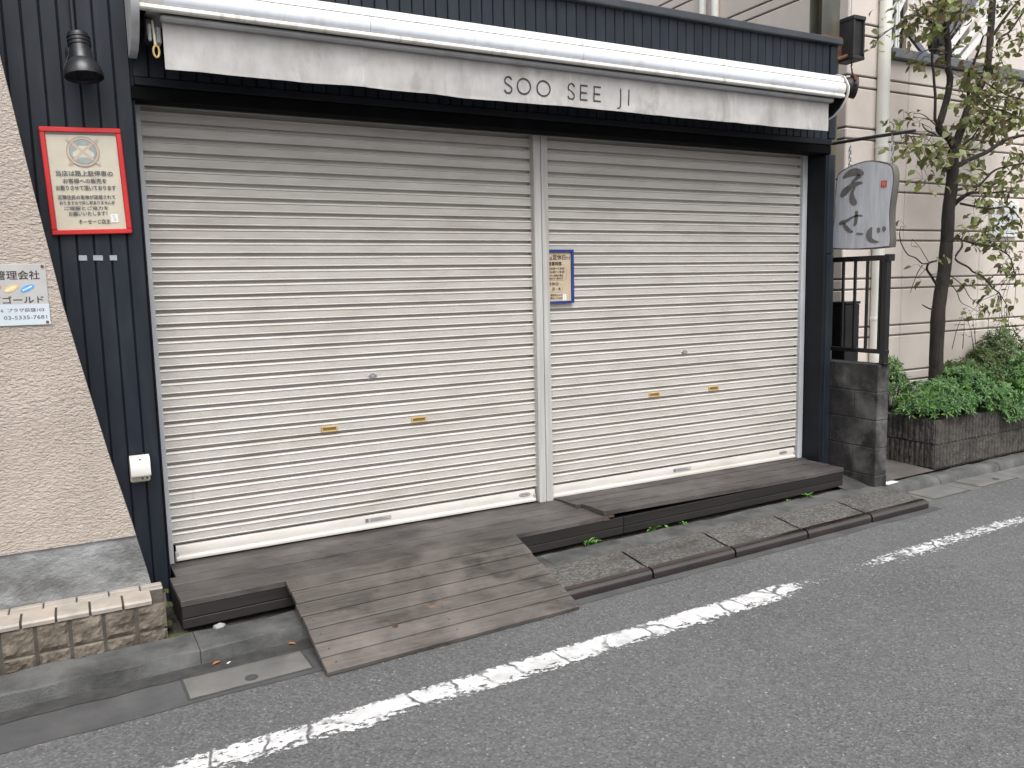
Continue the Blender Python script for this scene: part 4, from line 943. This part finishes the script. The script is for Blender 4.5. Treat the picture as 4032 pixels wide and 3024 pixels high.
for x0, z0, x1, z1 in ((7.50, 3.478, 7.93, 3.895), (7.60, 3.432, 8.074, 3.836), (7.70, 3.382, 8.107, 3.743)): slope(x0, z0, x1, z1, 1.0, .05, .03, 'stair_rail', 'stair_white')
bar('stair_post', 'stair_white', (6.695, 1.0, 2.6), (6.694, 1.0, 3.80), .013); bar('stair_post', 'stair_white', (6.739, 1.0, 2.6), (6.724, 1.0, 4.0), .010)
for x0, z0, x1, z1 in ((6.40, 3.42, 6.657, 3.725), (6.42, 3.22, 6.664, 3.602), (6.50, 3.20, 6.70, 3.48)): slope(x0, z0, x1, z1, 1.02, .03, .02, 'stair_rail', 'stair_white')
slope(6.30, 4.02, 6.745, 3.729, 1.05, .05, .03, 'stair_stringer', 'coping_grey')
# downpipe with brackets
dp = build(G().tube([(5.572, NY - .045, -.21), (5.572, NY - .045, 6.0)], .048, 18), 'downpipe', M['pipe_white'], rbld, smooth=True)
for z in (.9, 2.3, 3.45): build(G().lathe([(.0485, 0), (.052, .002), (.052, .022), (.0485, .024)], (5.572, NY - .045, z), (0, 0, 1), 18), 'pipe_collar', M['pipe_white'], dp, smooth=True)
for y in (1.78, 1.95): build(G().tube([(NX - .04, y, 2.4), (NX - .04, y, 6.0)], .035, 14), 'downpipe', M['pipe_white'], rbld, smooth=True)
w_ = build(G().box(7.14, 7.56, NY - .03, NY - .002, 1.60, 1.93, .004), 'vent_window', M['stair_white'], rbld)
build(G().box(7.175, 7.525, NY - .034, NY - .0305, 1.635, 1.895), 'pane', M['window_grey'], w_)
fl = thing('floodlight', (6.32, .32, 3.105), 'small black floodlight standing on the grey parapet behind the tree', 'lamp')
build(G().lathe([(.02, 0), (.02, .05), (.05, .06), (.062, .10), (.065, .20), (.04, .23)], (6.32, .33, 3.106), (0, 0, 1), 16), 'lamp_body', M['black_plastic'], fl, smooth=True)
build(G().box(6.27, 6.37, .262, .274, 3.20, 3.31, .003), 'lamp_glass', M['glass_dark'], fl)
# ================================================================ PLANTER
pt = thing('planter', (8, -.3, -.21), 'low planter of two courses of ribbed split-face concrete blocks', 'planter')
PV = -.655; PX = 5.33
def rib_block(L_, seed):   # block along +X, front face at y=0 facing -Y
    g = G(); h = .186; g.box(0, L_, .010, .10, 0, h, .003); n = int(round(L_ / .0435)); w = L_ / n
    for i in range(n):
        a0, a1 = i * w + .0035, (i + 1) * w - .0035
        def fn(a, b):
            e = 0 if a in (0, 1) else 1
            r = .009 * e * (1 + .9 * noise.noise(Vector((a * 3 + i * 2.3, b * h * 34, seed)))) + (.003 * noise.noise(Vector((a * 9 + i, b * h * 90, seed))) if e else -.003)
            return (a0 + (a1 - a0) * a, .0095 - max(-.002, r), .003 + (h - .006) * b)
        g.grid(fn, 4, 14)
    return g
bm_ = {}
for L_ in (.39, .195, .087):
    for s_ in range(3): bm_[L_, s_] = rib_block(L_, s_ * 5.1 + L_)
def rot_mesh(g, ang, name):
    q = G(); ca, sa = cos(ang), sin(ang); q.v = [(x * ca - y * sa, x * sa + y * ca, z) for x, y, z in g.v]; q.f = list(g.f); return make_mesh(q, name, recalc=False)
fm = {k: rot_mesh(g, TH, 'block_front') for k, g in bm_.items()}; sm_ = {k: rot_mesh(g, -pi / 2, 'block_side') for k, g in bm_.items()}
x0c, y0c = PX + .0, PX * math.tan(TH) + PV + .0
for c in range(2):
    z = -.212 + c * .190; u = PX / CT - PV * 0 + .02; u = 5.345; j = 0
    while u < 9.2:
        L_ = .195 if (j == 0 and c == 1) else .39
        place(fm[L_, (j + c) % 3], 'block', M['planter_block'], pt, S(u, PV, z)); u += L_ + .004; j += 1
    p0 = S(5.345, PV, 0); yy = p0[1] + .013; j = 0
    for L_ in ((.087, .39, .195) if c == 0 else (.087, .195, .39)):
        yy += L_; place(sm_[L_, (j + 1) % 3], 'block', M['planter_block'], pt, (p0[0] - .006, yy, z)); yy += .004; j += 1
build(G().prism([(p0[0] + .012, p0[1] + .02), (9.2, p0[1] + .155), (9.2, .27), (p0[0] + .012, .27)], lambda a, b, d: (a, b, d), -.21, .150), 'soil', M['soil'], pt)

# ================================================================ SHRUBS
def leaf(V, F, base, d, up, L_, W, fold=.25, droop=.15):
    d = d.normalized(); s_ = d.cross(up)
    if s_.length < 1e-3: s_ = Vector((1, 0, 0))
    s_.normalize(); n = s_.cross(d); i = len(V)
    m1 = base + d * L_ * .35; m2 = base + d * L_ * .72 - n * droop * L_ * .3; tip = base + d * L_ - n * droop * L_
    V += [base, m1 + s_ * W * .5 + n * fold * W, m1, m1 - s_ * W * .5 + n * fold * W, m2 + s_ * W * .38 + n * fold * W, m2, m2 - s_ * W * .38 + n * fold * W, tip]
    F += [(i, i + 2, i + 1), (i, i + 3, i + 2), (i + 1, i + 2, i + 5, i + 4), (i + 2, i + 3, i + 6, i + 5), (i + 4, i + 5, i + 7), (i + 5, i + 6, i + 7)]
def raw_obj(V, F, name, mat, parent, smooth=False):
    g = G(); g.v = [tuple(p) for p in V]; g.f = F
    return build(g, name, mat, parent, smooth=smooth, recalc=False)
def shrub(cx, cy, rx, ry, ztop, label, n, mat='shrub_leaf', zb=.14, over=0.0, seed=1, leafL=.046):
    rnd = random.Random(seed); t = thing('shrub', (cx, cy, zb), label, 'shrub', 'evergreen shrubs in the planter')
    V, F = [], []; sg_ = G()
    for i in range(n):
        a = rnd.uniform(0, 2 * pi); q = rnd.random() ** .5
        x = cx + rx * q * cos(a); y = cy + ry * q * sin(a)
        hcap = (ztop - zb) * (1 - .55 * q ** 2.4) * (.84 + .26 * noise.noise(Vector((x * 6, y * 6, seed))) + .10 * noise.noise(Vector((x * 17, y * 17, seed))))
        dep = rnd.random(); z = zb + hcap * (1 - .55 * dep * dep)
        if z < zb + .02: z = zb + .02
        out = Vector((cos(a) * q * .9, sin(a) * q * .9 - .25, .55 + rnd.uniform(-.2, .4))).normalized()
        p = Vector((x, y, z))
        if y > NY - .03: p.y = NY - .03 - rnd.random() * .05
        if over and y < -.36: p.z -= over * rnd.random() * min(1, (-.36 - y) * 8)
        e1 = out.cross(Vector((rnd.uniform(-1, 1), rnd.uniform(-1, 1), .3))).normalized(); e2 = out.cross(e1)
        m = rnd.choice((5, 6, 7, 8)); ph = rnd.random() * 6; Ls = leafL * rnd.uniform(.75, 1.25)
        for k in range(m):
            w = ph + 2 * pi * k / m; d = (e1 * cos(w) + e2 * sin(w)) * rnd.uniform(.75, 1.1) + out * rnd.uniform(.15, .75)
            leaf(V, F, p + out * rnd.uniform(-.012, .006), d, out, Ls * rnd.uniform(.8, 1.15), Ls * .27, .18, rnd.uniform(0, .35))
        if i % 9 == 0: sg_.tube([(cx + (x - cx) * .35, cy + (y - cy) * .35, zb - .02), (cx + (x - cx) * .75, cy + (y - cy) * .75, zb + (z - zb) * .6), tuple(p)], [.004, .003, .0015], 4, cap=False)
    raw_obj(V, F, 'foliage', M[mat], t)['kind'] = 'stuff'; build(sg_, 'stems', M['twig'], t, recalc=False)['kind'] = 'stuff'
    return t
shrub(5.62, -.26, .32, .27, .44, 'small glossy green shrub filling the planter corner nearest the block wall', 525, seed=1)
shrub(5.58, .12, .18, .14, .66, 'upright leafy shrub in the back corner of the planter left of the trunk', 137, seed=2, leafL=.05)
shrub(6.02, -.22, .36, .30, .55, 'dense green shrub around the foot of the tree trunk', 650, seed=3, over=.05)
shrub(6.36, -.34, .34, .20, .40, 'bright green low shrub spilling over the front of the planter', 475, seed=4, over=.14)
shrub(6.50, -.02, .38, .28, .64, 'darker tall shrub behind the spilling one, right of the trunk', 600, mat='shrub_leaf_dull', seed=5)
shrub(6.95, -.30, .40, .28, .62, 'light green shrub near the right picture edge, at the planter front', 650, seed=6, over=.10)
shrub(7.05, .06, .42, .22, .86, 'tall twiggy olive shrub against the siding at the right picture edge', 525, mat='shrub_leaf_dull', seed=7)
shrub(7.60, -.10, .45, .35, .80, 'shrub cut off by the right picture edge', 475, seed=8)
# long bare shoots rising above the back shrubs
rnd = random.Random(5); g = G(); V, F = [], []
for i in range(10):
    x, y = rnd.uniform(6.35, 7.4), rnd.uniform(.02, .2); p = Vector((x, y, .6)); pts = [p.copy()]; d = Vector((rnd.uniform(-.35, .35), rnd.uniform(-.3, .1), 1))
    for k in range(5): d = (d + Vector((rnd.uniform(-.35, .35), rnd.uniform(-.25, .25), 0))).normalized(); p = p + d * rnd.uniform(.05, .10); pts.append(p.copy())
    g.tube([tuple(q) for q in pts], [.0035 - .0004 * k for k in range(6)], 4, cap=False)
    for q in pts[2:]:
        for k in range(rnd.choice((2, 4, 6))):
            w = rnd.uniform(0, 6.3); leaf(V, F, q, Vector((cos(w), sin(w), rnd.uniform(-.1, .5))), Vector((0, 0, 1)), rnd.uniform(.03, .05), .012, .15, .3)
sh_ = thing('leggy_shrub', (6.8, .1, .15), 'thin bare shoots with few leaves rising above the shrubs by the siding', 'shrub')
build(g, 'stems', M['twig'], sh_, recalc=False)['kind'] = 'stuff'; raw_obj(V, F, 'foliage', M['shrub_leaf_dull'], sh_)['kind'] = 'stuff'

# ================================================================ TREE
BR=[(78.6,59.5,[(5870,-100,470),(5863,-100,577),(5867,-100,968),(5896,-100,1161),(5923,-100,1302),(5938,-100,1523),(5939,-100,1537),(5945,-100,1772),(5967,-100,1940),(5980,-100,2060),(5975,-100,2166),(5988,-100,2259)]),(40.5,31.0,[(5988,-100,2252),(5933,-105,2320),(5847,-110,2366),(5764,-115,2392),(5753,-120,2455),(5755,-125,2449),(5797,-130,2568),(5837,-135,2715),(5833,-140,2801),(5793,-145,2870),(5786,-150,2994),(5739,-155,3157),(5691,-160,3346)]),(14.3,9.5,[(5696,-140,2442),(5648,-152,2471),(5631,-164,2605),(5585,-176,2769),(5536,-188,2901),(5515,-200,3034)]),(47.6,33.3,[(5988,-100,2252),(6048,-91,2369),(6120,-82,2489),(6204,-73,2641),(6322,-64,2756),(6428,-56,2907),(6472,-47,3066),(6492,-38,3252),(6518,-29,3499),(6536,-20,3594)]),(19.0,9.5,[(6220,-50,2647),(6151,-88,2843),(6159,-125,2953),(6161,-162,3061),(6140,-200,3125)]),(19.0,8.3,[(6549,-30,3230),(6627,-60,3347),(6706,-90,3452),(6756,-120,3516)]),(14.3,7.1,[(6589,-30,3131),(6606,-60,3211),(6660,-90,3246),(6738,-120,3356),(6747,-150,3391)]),(26.2,14.3,[(5999,-120,2124),(6144,-158,2192),(6279,-197,2247),(6403,-235,2328),(6508,-273,2361),(6564,-312,2372),(6665,-350,2382)]),(14.3,7.1,[(6012,-120,1939),(6118,-150,1966),(6193,-180,1972),(6241,-210,2024),(6300,-240,2089),(6418,-270,2124),(6604,-300,2155)]),(31.0,9.5,[(5997,-100,1820),(6009,-140,1857),(6043,-180,1894),(6067,-220,1910),(6225,-260,1908),(6385,-300,1925)]),(11.9,6.0,[(6064,-120,1834),(6160,-166,1812),(6313,-212,1791),(6466,-258,1804),(6496,-304,1766),(6492,-350,1708)]),(13.1,6.0,[(5968,-120,1500),(5957,-138,1536),(5975,-156,1557),(6009,-174,1534),(5997,-192,1482),(5893,-210,1387),(6036,-228,1319),(6071,-246,1281),(6180,-264,1243),(6282,-282,1151),(6356,-300,1105)]),(11.9,4.8,[(6031,-120,1552),(6209,-156,1514),(6403,-192,1490),(6539,-228,1428),(6547,-264,1381),(6545,-300,1289)]),(16.7,9.5,[(5794,-120,1193),(5731,-146,1215),(5644,-172,1267),(5558,-198,1311),(5546,-224,1356),(5603,-250,1372)]),(7.1,3.6,[(5508,-250,1356),(5397,-270,1352),(5290,-290,1394),(5165,-310,1421),(5060,-330,1500),(5008,-350,1572)]),(8.3,4.8,[(5760,-120,987),(5632,-160,1007),(5516,-200,1033)]),(4.8,2.4,[(5913,-150,1205),(5957,-188,1130),(5965,-225,1041),(6018,-263,1003),(6070,-300,964)]),(4.8,2.4,[(5909,-150,1264),(6038,-188,1172),(6071,-225,1082),(6138,-263,1021),(6141,-300,992)]),(4.8,2.4,[(5355,-300,1338),(5280,-317,1283),(5218,-333,1215),(5157,-350,1135)]),(6.0,2.4,[(5695,-140,2415),(5523,-193,2444),(5366,-247,2459),(5194,-300,2442)]),(8.3,3.6,[(5688,-140,2351),(5449,-220,2359),(5285,-300,2377)]),(6.0,3.6,[(5626,-140,2366),(5450,-193,2314),(5239,-247,2292),(5062,-300,2260)]),(9.5,4.8,[(5989,-120,2269),(6076,-180,2337),(6105,-240,2439),(6091,-300,2491)]),(9.5,4.8,[(6432,-30,2852),(6437,-120,2773),(6502,-210,2699),(6551,-300,2655)]),(9.5,4.8,[(6358,-30,2736),(6398,-120,2618),(6460,-210,2575),(6534,-300,2497)]),(8.3,3.6,[(5747,-160,3072),(5498,-207,3141),(5253,-253,3151),(5072,-300,3083)]),(7.1,3.6,[(5764,-160,2961),(5510,-207,2955),(5304,-253,2887),(5190,-300,2810)]),(6.0,3.6,[(5756,-160,3073),(5782,-230,3198),(5762,-300,3280)]),(6.0,3.6,[(5208,-200,3128),(4946,-267,3013),(4741,-333,2909),(4611,-400,2816)])]
LV=[(5271,-271,3175,9),(5377,-130,3257,7),(5229,-210,3133,5),(5599,-102,3227,8),(5751,-92,3261,9),(5329,-350,3196,8),(5517,-374,3177,8),(5983,5,3400,8),(5822,-261,3300,6),(5763,-272,3211,4),(5720,78,3178,5),(5515,-164,3155,5),(5632,5,2918,4),(5455,-161,2855,3),(5783,-86,2906,3),(4754,-311,2906,2),(5017,-88,2941,2),(5411,19,3137,3),(5284,-139,3116,3),(6144,-39,2949,2),(6401,-71,2931,7),(5911,-351,2749,6),(6319,-31,2811,6),(6447,-108,2897,7),(5795,-241,2774,4),(5710,-366,2582,6),(6189,18,2719,3),(6371,-163,2727,9),(6645,-49,2713,6),(6893,24,2800,8),(6886,-52,2670,8),(6721,44,2612,8),(6123,-198,2551,6),(6851,-12,2579,8),(6017,-175,2459,5),(7110,50,2772,5),(7025,24,3207,4),(6265,-335,2971,3),(6135,-317,2962,4),(6319,-280,2839,4),(6792,64,3484,5),(6617,-179,3199,5),(6808,-92,3367,4),(6355,-242,3180,4),(6104,-147,2825,4),(6067,-203,3184,3),(6110,-219,3064,3),(6844,-111,2842,4),(6370,-111,2495,5),(7109,36,2639,5),(5795,-66,3171,4),(5850,47,3139,3),(6813,14,3521,5),(6545,76,3461,4),(5846,-71,3020,4),(4930,-305,2357,2),(5513,16,2468,4),(5703,64,2471,3),(5630,36,2350,2),(5309,-118,2287,3),(5333,-52,2254,3),(5165,-283,2197,4),(5530,3,2210,3),(5566,-116,2232,4),(5404,-249,2259,3),(5356,-351,2240,3),(5858,13,2202,4),(5865,75,2158,3),(5448,-339,2155,5),(6040,-12,2181,5),(5827,-191,2120,4),(5372,-311,1977,4),(5397,-245,1986,2),(6323,-26,2282,4),(6308,21,2274,4),(5799,-360,2108,4),(6183,-97,2055,4),(5715,-359,1972,4),(6329,-50,2026,4),(6047,-228,2450,4),(6296,25,2520,5),(6716,71,2558,6),(6475,-148,2521,7),(6784,79,2486,5),(6405,-238,2387,4),(5925,-345,2300,3),(6877,-104,2329,3),(6319,-366,2185,3),(6531,-289,2187,4),(6770,-192,2206,4),(6712,-99,2091,4),(6495,-308,2089,3),(6090,-360,1948,5),(6794,19,2038,4),(6527,-236,1944,5),(7174,61,2086,3),(6612,32,1870,4),(6356,-206,1813,4),(6159,-168,1784,3),(6421,-141,1758,4),(6669,-84,1768,5),(6776,-106,1776,5),(6860,-123,1740,4),(6694,-95,1683,5),(7009,53,1632,4),(6600,-147,1608,3),(5984,-182,1620,3),(6304,-49,1612,3),(6097,-271,1615,3),(6051,-242,1663,3),(6711,70,1536,4),(6324,-140,1537,3),(6523,-128,1497,3),(6156,-375,1529,2),(6599,-189,1487,4),(6266,-113,1511,3),(5057,-371,1615,1),(5510,-97,1548,1),(5985,-89,2220,5),(5623,-352,2256,3),(6745,-91,2551,6),(6738,-166,2544,5),(6102,-68,2429,3),(6222,-218,1969,4),(6509,-55,1528,4),(6701,-41,1545,2),(6270,-370,1473,3),(6292,-352,1416,2),(6852,-69,1402,2),(7271,63,1439,3),(6704,-264,1372,3),(6606,-170,1338,2),(6807,-107,1322,3),(6531,-233,1276,3),(6780,-213,1242,2),(6662,-236,1205,2),(6520,-210,1254,3),(6309,-106,1244,2),(6152,-242,1266,2),(6057,-207,1172,2),(6381,-25,1151,2),(6016,-368,1185,3),(6393,-118,1211,2),(6592,-42,1075,2),(6154,-237,1020,2),(6177,-278,998,2),(6741,-10,1015,3),(6411,-270,1043,3),(6363,-294,992,2),(6664,-180,1081,3),(6344,-59,919,1),(6019,-333,938,1),(6244,-232,927,1),(6405,-226,921,1),(6851,3,931,2),(6567,-178,859,1),(7011,14,868,2),(6590,-302,885,1),(6595,-225,836,1),(6960,-81,1025,1),(5763,27,1352,1),(5481,-172,1241,1),(5677,-276,1371,2),(5683,-324,1221,1)]
tr_ = thing('tree', (5.87, -.1, .15), 'young street tree with sparse olive and reddish leaves growing from the planter', 'tree')
for i, (r0, r1, pts) in enumerate(BR):
    P_ = [(x / 1000, y / 1000, z / 1000) for x, y, z in pts]
    if i == 0: P_ = [(5.868, -.10, .10)] + P_
    P_ = smooth_path(P_, 4); n = len(P_); rr = []
    for k in range(n):
        r = (r0 + (r1 - r0) * k / (n - 1)) / 1000 * (.72 if r0 > 15 else .85)
        if i == 0: r *= 1 + .10 * noise.noise(Vector((0, 0, P_[k][2] * 5))) + (.25 * max(0, .35 - P_[k][2]))
        rr.append(r * (1 + .08 * noise.noise(Vector((i, k * .6, 1)))))
    P_ = [(x + .006 * noise.noise(Vector((x * 9, z * 9, i))), y, z) for x, y, z in P_]
    build(G().tube(P_, rr, 16 if i == 0 else 8), 'trunk' if i == 0 else ('limb' if r0 > 15 else 'branch'), M['bark' if r0 > 15 else 'twig'], tr_, smooth=True)
rnd = random.Random(11); V, F = [], []; tw = G()
allp = [(x / 1000, y / 1000, z / 1000) for i, (r0, r1, pts) in enumerate(BR) if i for x, y, z in pts]
variants = []
for s_ in range(6):
    v_, f_ = [], []; leaf(v_, f_, Vector((0, 0, 0)), Vector((1, 0, 0)), Vector((0, 0, 1)), 1.0, rnd.uniform(.54, .72), rnd.uniform(.04, .22), rnd.uniform(0, .4))
    gg = G(); gg.v = [tuple(p) for p in v_]; gg.f = f_; me_ = make_mesh(gg, 'tree_leaf', recalc=False); me_.materials.append(M['tree_leaf_single']); variants.append(me_)
spots = []
for x, y, z, n in LV:
    c = Vector((x / 1000, y / 1000, z / 1000)); q = min(allp, key=lambda a: (a[0] - c.x) ** 2 + (a[1] - c.y) ** 2 + (a[2] - c.z) ** 2)
    q = Vector(q); mid = (q + c) / 2 + Vector((rnd.uniform(-.03, .03), rnd.uniform(-.03, .03), .03))
    if (q - c).length < .7: tw.tube([tuple(q), tuple(mid), tuple(c)], [.003, .0022, .0014], 4, cap=False)
    sp_ = .030 + .0075 * n
    for k in range(max(1, int(n * (2.9 if n > 3 else 1.5)))):
        p = c + Vector((rnd.gauss(0, sp_), rnd.gauss(0, sp_ * .9), rnd.gauss(0, sp_ * .8)))
        w = rnd.uniform(0, 2 * pi); d = Vector((cos(w) * .75, sin(w) * .75, rnd.uniform(-1.1, .1)))
        up = Vector((rnd.uniform(-.7, .7), rnd.uniform(-1.2, .2), rnd.uniform(.1, 1)))
        spots.append((p, d, up, rnd.uniform(.052, .084)))
        if k % 2 == 0: tw.tube([tuple(c), tuple((c + p) / 2 + Vector((0, 0, .008))), tuple(p)], .0011, 3, cap=False)
spots.sort(key=lambda s_: -s_[3] * (1 if s_[0].x < 7.6 else .5))
from mathutils import Matrix
for k, (p, d, up, L_) in enumerate(spots):
    if k < 300:
        dx = d.normalized(); sy = up.cross(dx).normalized(); nz = dx.cross(sy)
        o = place(variants[k % 6], 'leaf', None, tr_, p); o.rotation_mode = 'QUATERNION'
        o.rotation_quaternion = Matrix((dx, sy, nz)).transposed().to_quaternion(); o.scale = (L_, L_, L_)
    else: leaf(V, F, p, d, up, L_, L_ * rnd.uniform(.54, .72), rnd.uniform(.05, .25), rnd.uniform(.0, .35))
build(tw, 'twigs', M['twig'], tr_, recalc=False)['kind'] = 'stuff'
raw_obj(V, F, 'crown', M['tree_leaf'], tr_)['kind'] = 'stuff'

# ================================================================ SMALL GROUND THINGS
def weed(x, y, z, s_, label, seed):
    rnd = random.Random(seed); V, F = [], []
    for k in range(rnd.choice((7, 8, 9))):
        w = rnd.uniform(0, 2 * pi); leaf(V, F, Vector((x + rnd.uniform(-.01, .01), y + rnd.uniform(-.01, .01), z + rnd.uniform(0, .3) * s_)), Vector((cos(w), sin(w), rnd.uniform(.25, 1.3))), Vector((0, 0, 1)), s_ * rnd.uniform(.7, 1.1), s_ * .34, .2, .3)
    t = thing('weed', (x, y, z), label, 'weed', 'weeds along the deck edge'); raw_obj(V, F, 'leaves', M['weed_green'], t)
    build(G().tube([(x, y, z - .02), (x, y, z + .3 * s_)], .0025, 5), 'stem', M['weed_green'], t)
weed(*S(2.13, -.585, -.235), 0.057, 'spiky green weed by the right side of the ramp', 1)
weed(*S(2.185, -.590, -.235), 0.037, 'small weed touching the spiky weed by the ramp', 2)
weed(*S(2.62, -.588, -.235), 0.061, 'broad-leaved weed under the middle of the right deck', 3)
weed(*S(2.72, -.590, -.235), 0.025, 'tiny sprig just right of the broad-leaved weed', 4)
weed(*S(2.86, -.592, -.235), 0.028, 'small sprig under the right deck, second past the broad-leaved weed', 5)
weed(*S(3.96, -.605, -.228), 0.043, 'pale green weed near the right end of the deck', 6)
weed(*S(3.78, -.600, -.228), 0.018, 'tiny sprout left of the pale weed near the deck end', 7)
def flat_leaf(u, v, z, s_, rot, label):
    g = G(); o = [(-1, 0), (-.4, .42), (.3, .38), (1, 0), (.3, -.38), (-.4, -.42)]
    g.add([S(u + s_ * (a * cos(rot) - b * sin(rot)), v + s_ * (a * sin(rot) + b * cos(rot)), z + .012 * abs(b) + .004) for a, b in o] + [S(u, v, z + .003)], [(i, (i + 1) % 6, 6) for i in range(6)])
    tag(build(g, 'fallen_leaf', M['dead_leaf'], recalc=False), label, 'leaf', 'fallen leaves in the gutter')
flat_leaf(.04, -.815 - .01, ZR + .006, .022, .4, 'orange fallen leaf in the gutter behind the drain cover')
flat_leaf(.36, -.815, ZR + .006, .020, -.5, 'orange fallen leaf in the gutter beside the ramp')
o = build(G().prism([(.075, -.845), (.088, -.835), (.094, -.838), (.080, -.850)], lambda a, b, d: S(a, b, d), ZR + .006, ZR + .008), 'litter_scrap', M['paper_white']); tag(o, 'tiny white scrap of litter beside the orange leaf behind the drain cover', 'litter')
g = G(); g.lathe([(.008, -.004), (.020, 0), (.026, .008), (.021, .017), (.008, .021)], (0, 0, 0), (0, 0, 1), 9)
g.v = [S(.095 + x * 1.3 + .012 * noise.noise(Vector((x * 60, y * 60, z * 60))), -.615 + y * .8, -.226 + z * .9 + .005 * noise.noise(Vector((x * 50, y * 50, 3)))) for x, y, z in g.v]
tag(build(g, 'stone', M['white_stone']), 'pale stone on the kerb under the left end of the deck', 'stone')
o = build(G().prism([(4.645, -.70), (4.79, -.69), (4.775, -.61), (4.665, -.625)], lambda a, b, d: S(a + .05, b, d), -.2305, -.2275), 'paper_sheet', M['paper_white']); tag(o, 'pale sheet of paper lying on the kerb beside the block wall', 'paper')
# drain covers
def cover(u0, u1, v0, v1, label, hole):
    t = thing('drain_cover', S((u0 + u1) / 2, (v0 + v1) / 2, ZR), label, 'drain cover', 'concrete drain covers in the gutter')
    n, m = 24, 10
    g = G(); g.grid(lambda a, b: S(u0 + (u1 - u0) * a, v0 + (v1 - v0) * b, ZR + .0075 + .0010 * noise.noise(Vector((a * 9, b * 5, u0))) - (.003 if (a in (0, 1) or b in (0, 1)) else 0)), n, m)
    build(g, 'lid', M['concrete_lid'], t, recalc=False, smooth=True)
    fr = G(); w = .011
    for b_ in ((u0 - w, u1 + w, v0 - w, v0 - .0005), (u0 - w, u1 + w, v1 + .0005, v1 + w), (u0 - w, u0 - .0005, v0, v1), (u1 + .0005, u1 + w, v0, v1)): fr.sbox(b_[0], b_[1], b_[2], b_[3], ZR - .002, ZR + .0042)
    build(fr, 'gap', M['stain_dark'], t)
    if hole: build(G().lathe([(.026, 0), (.026, .0006)], S(hole[0], hole[1], ZR + .0092), (0, 0, 1), 20), 'finger_hole', M['stain_dark'], t)
cover(-.105, .372, -1.075, -.893, 'concrete drain cover in the gutter left of the ramp', (.135, -1.035))
cover(4.84, 5.26, -.965, -.735, 'concrete drain cover right of the last kerb ramp', None)
cover(5.42, 5.90, -.960, -.715, 'concrete drain cover in front of the planter corner', (5.72, -.90))
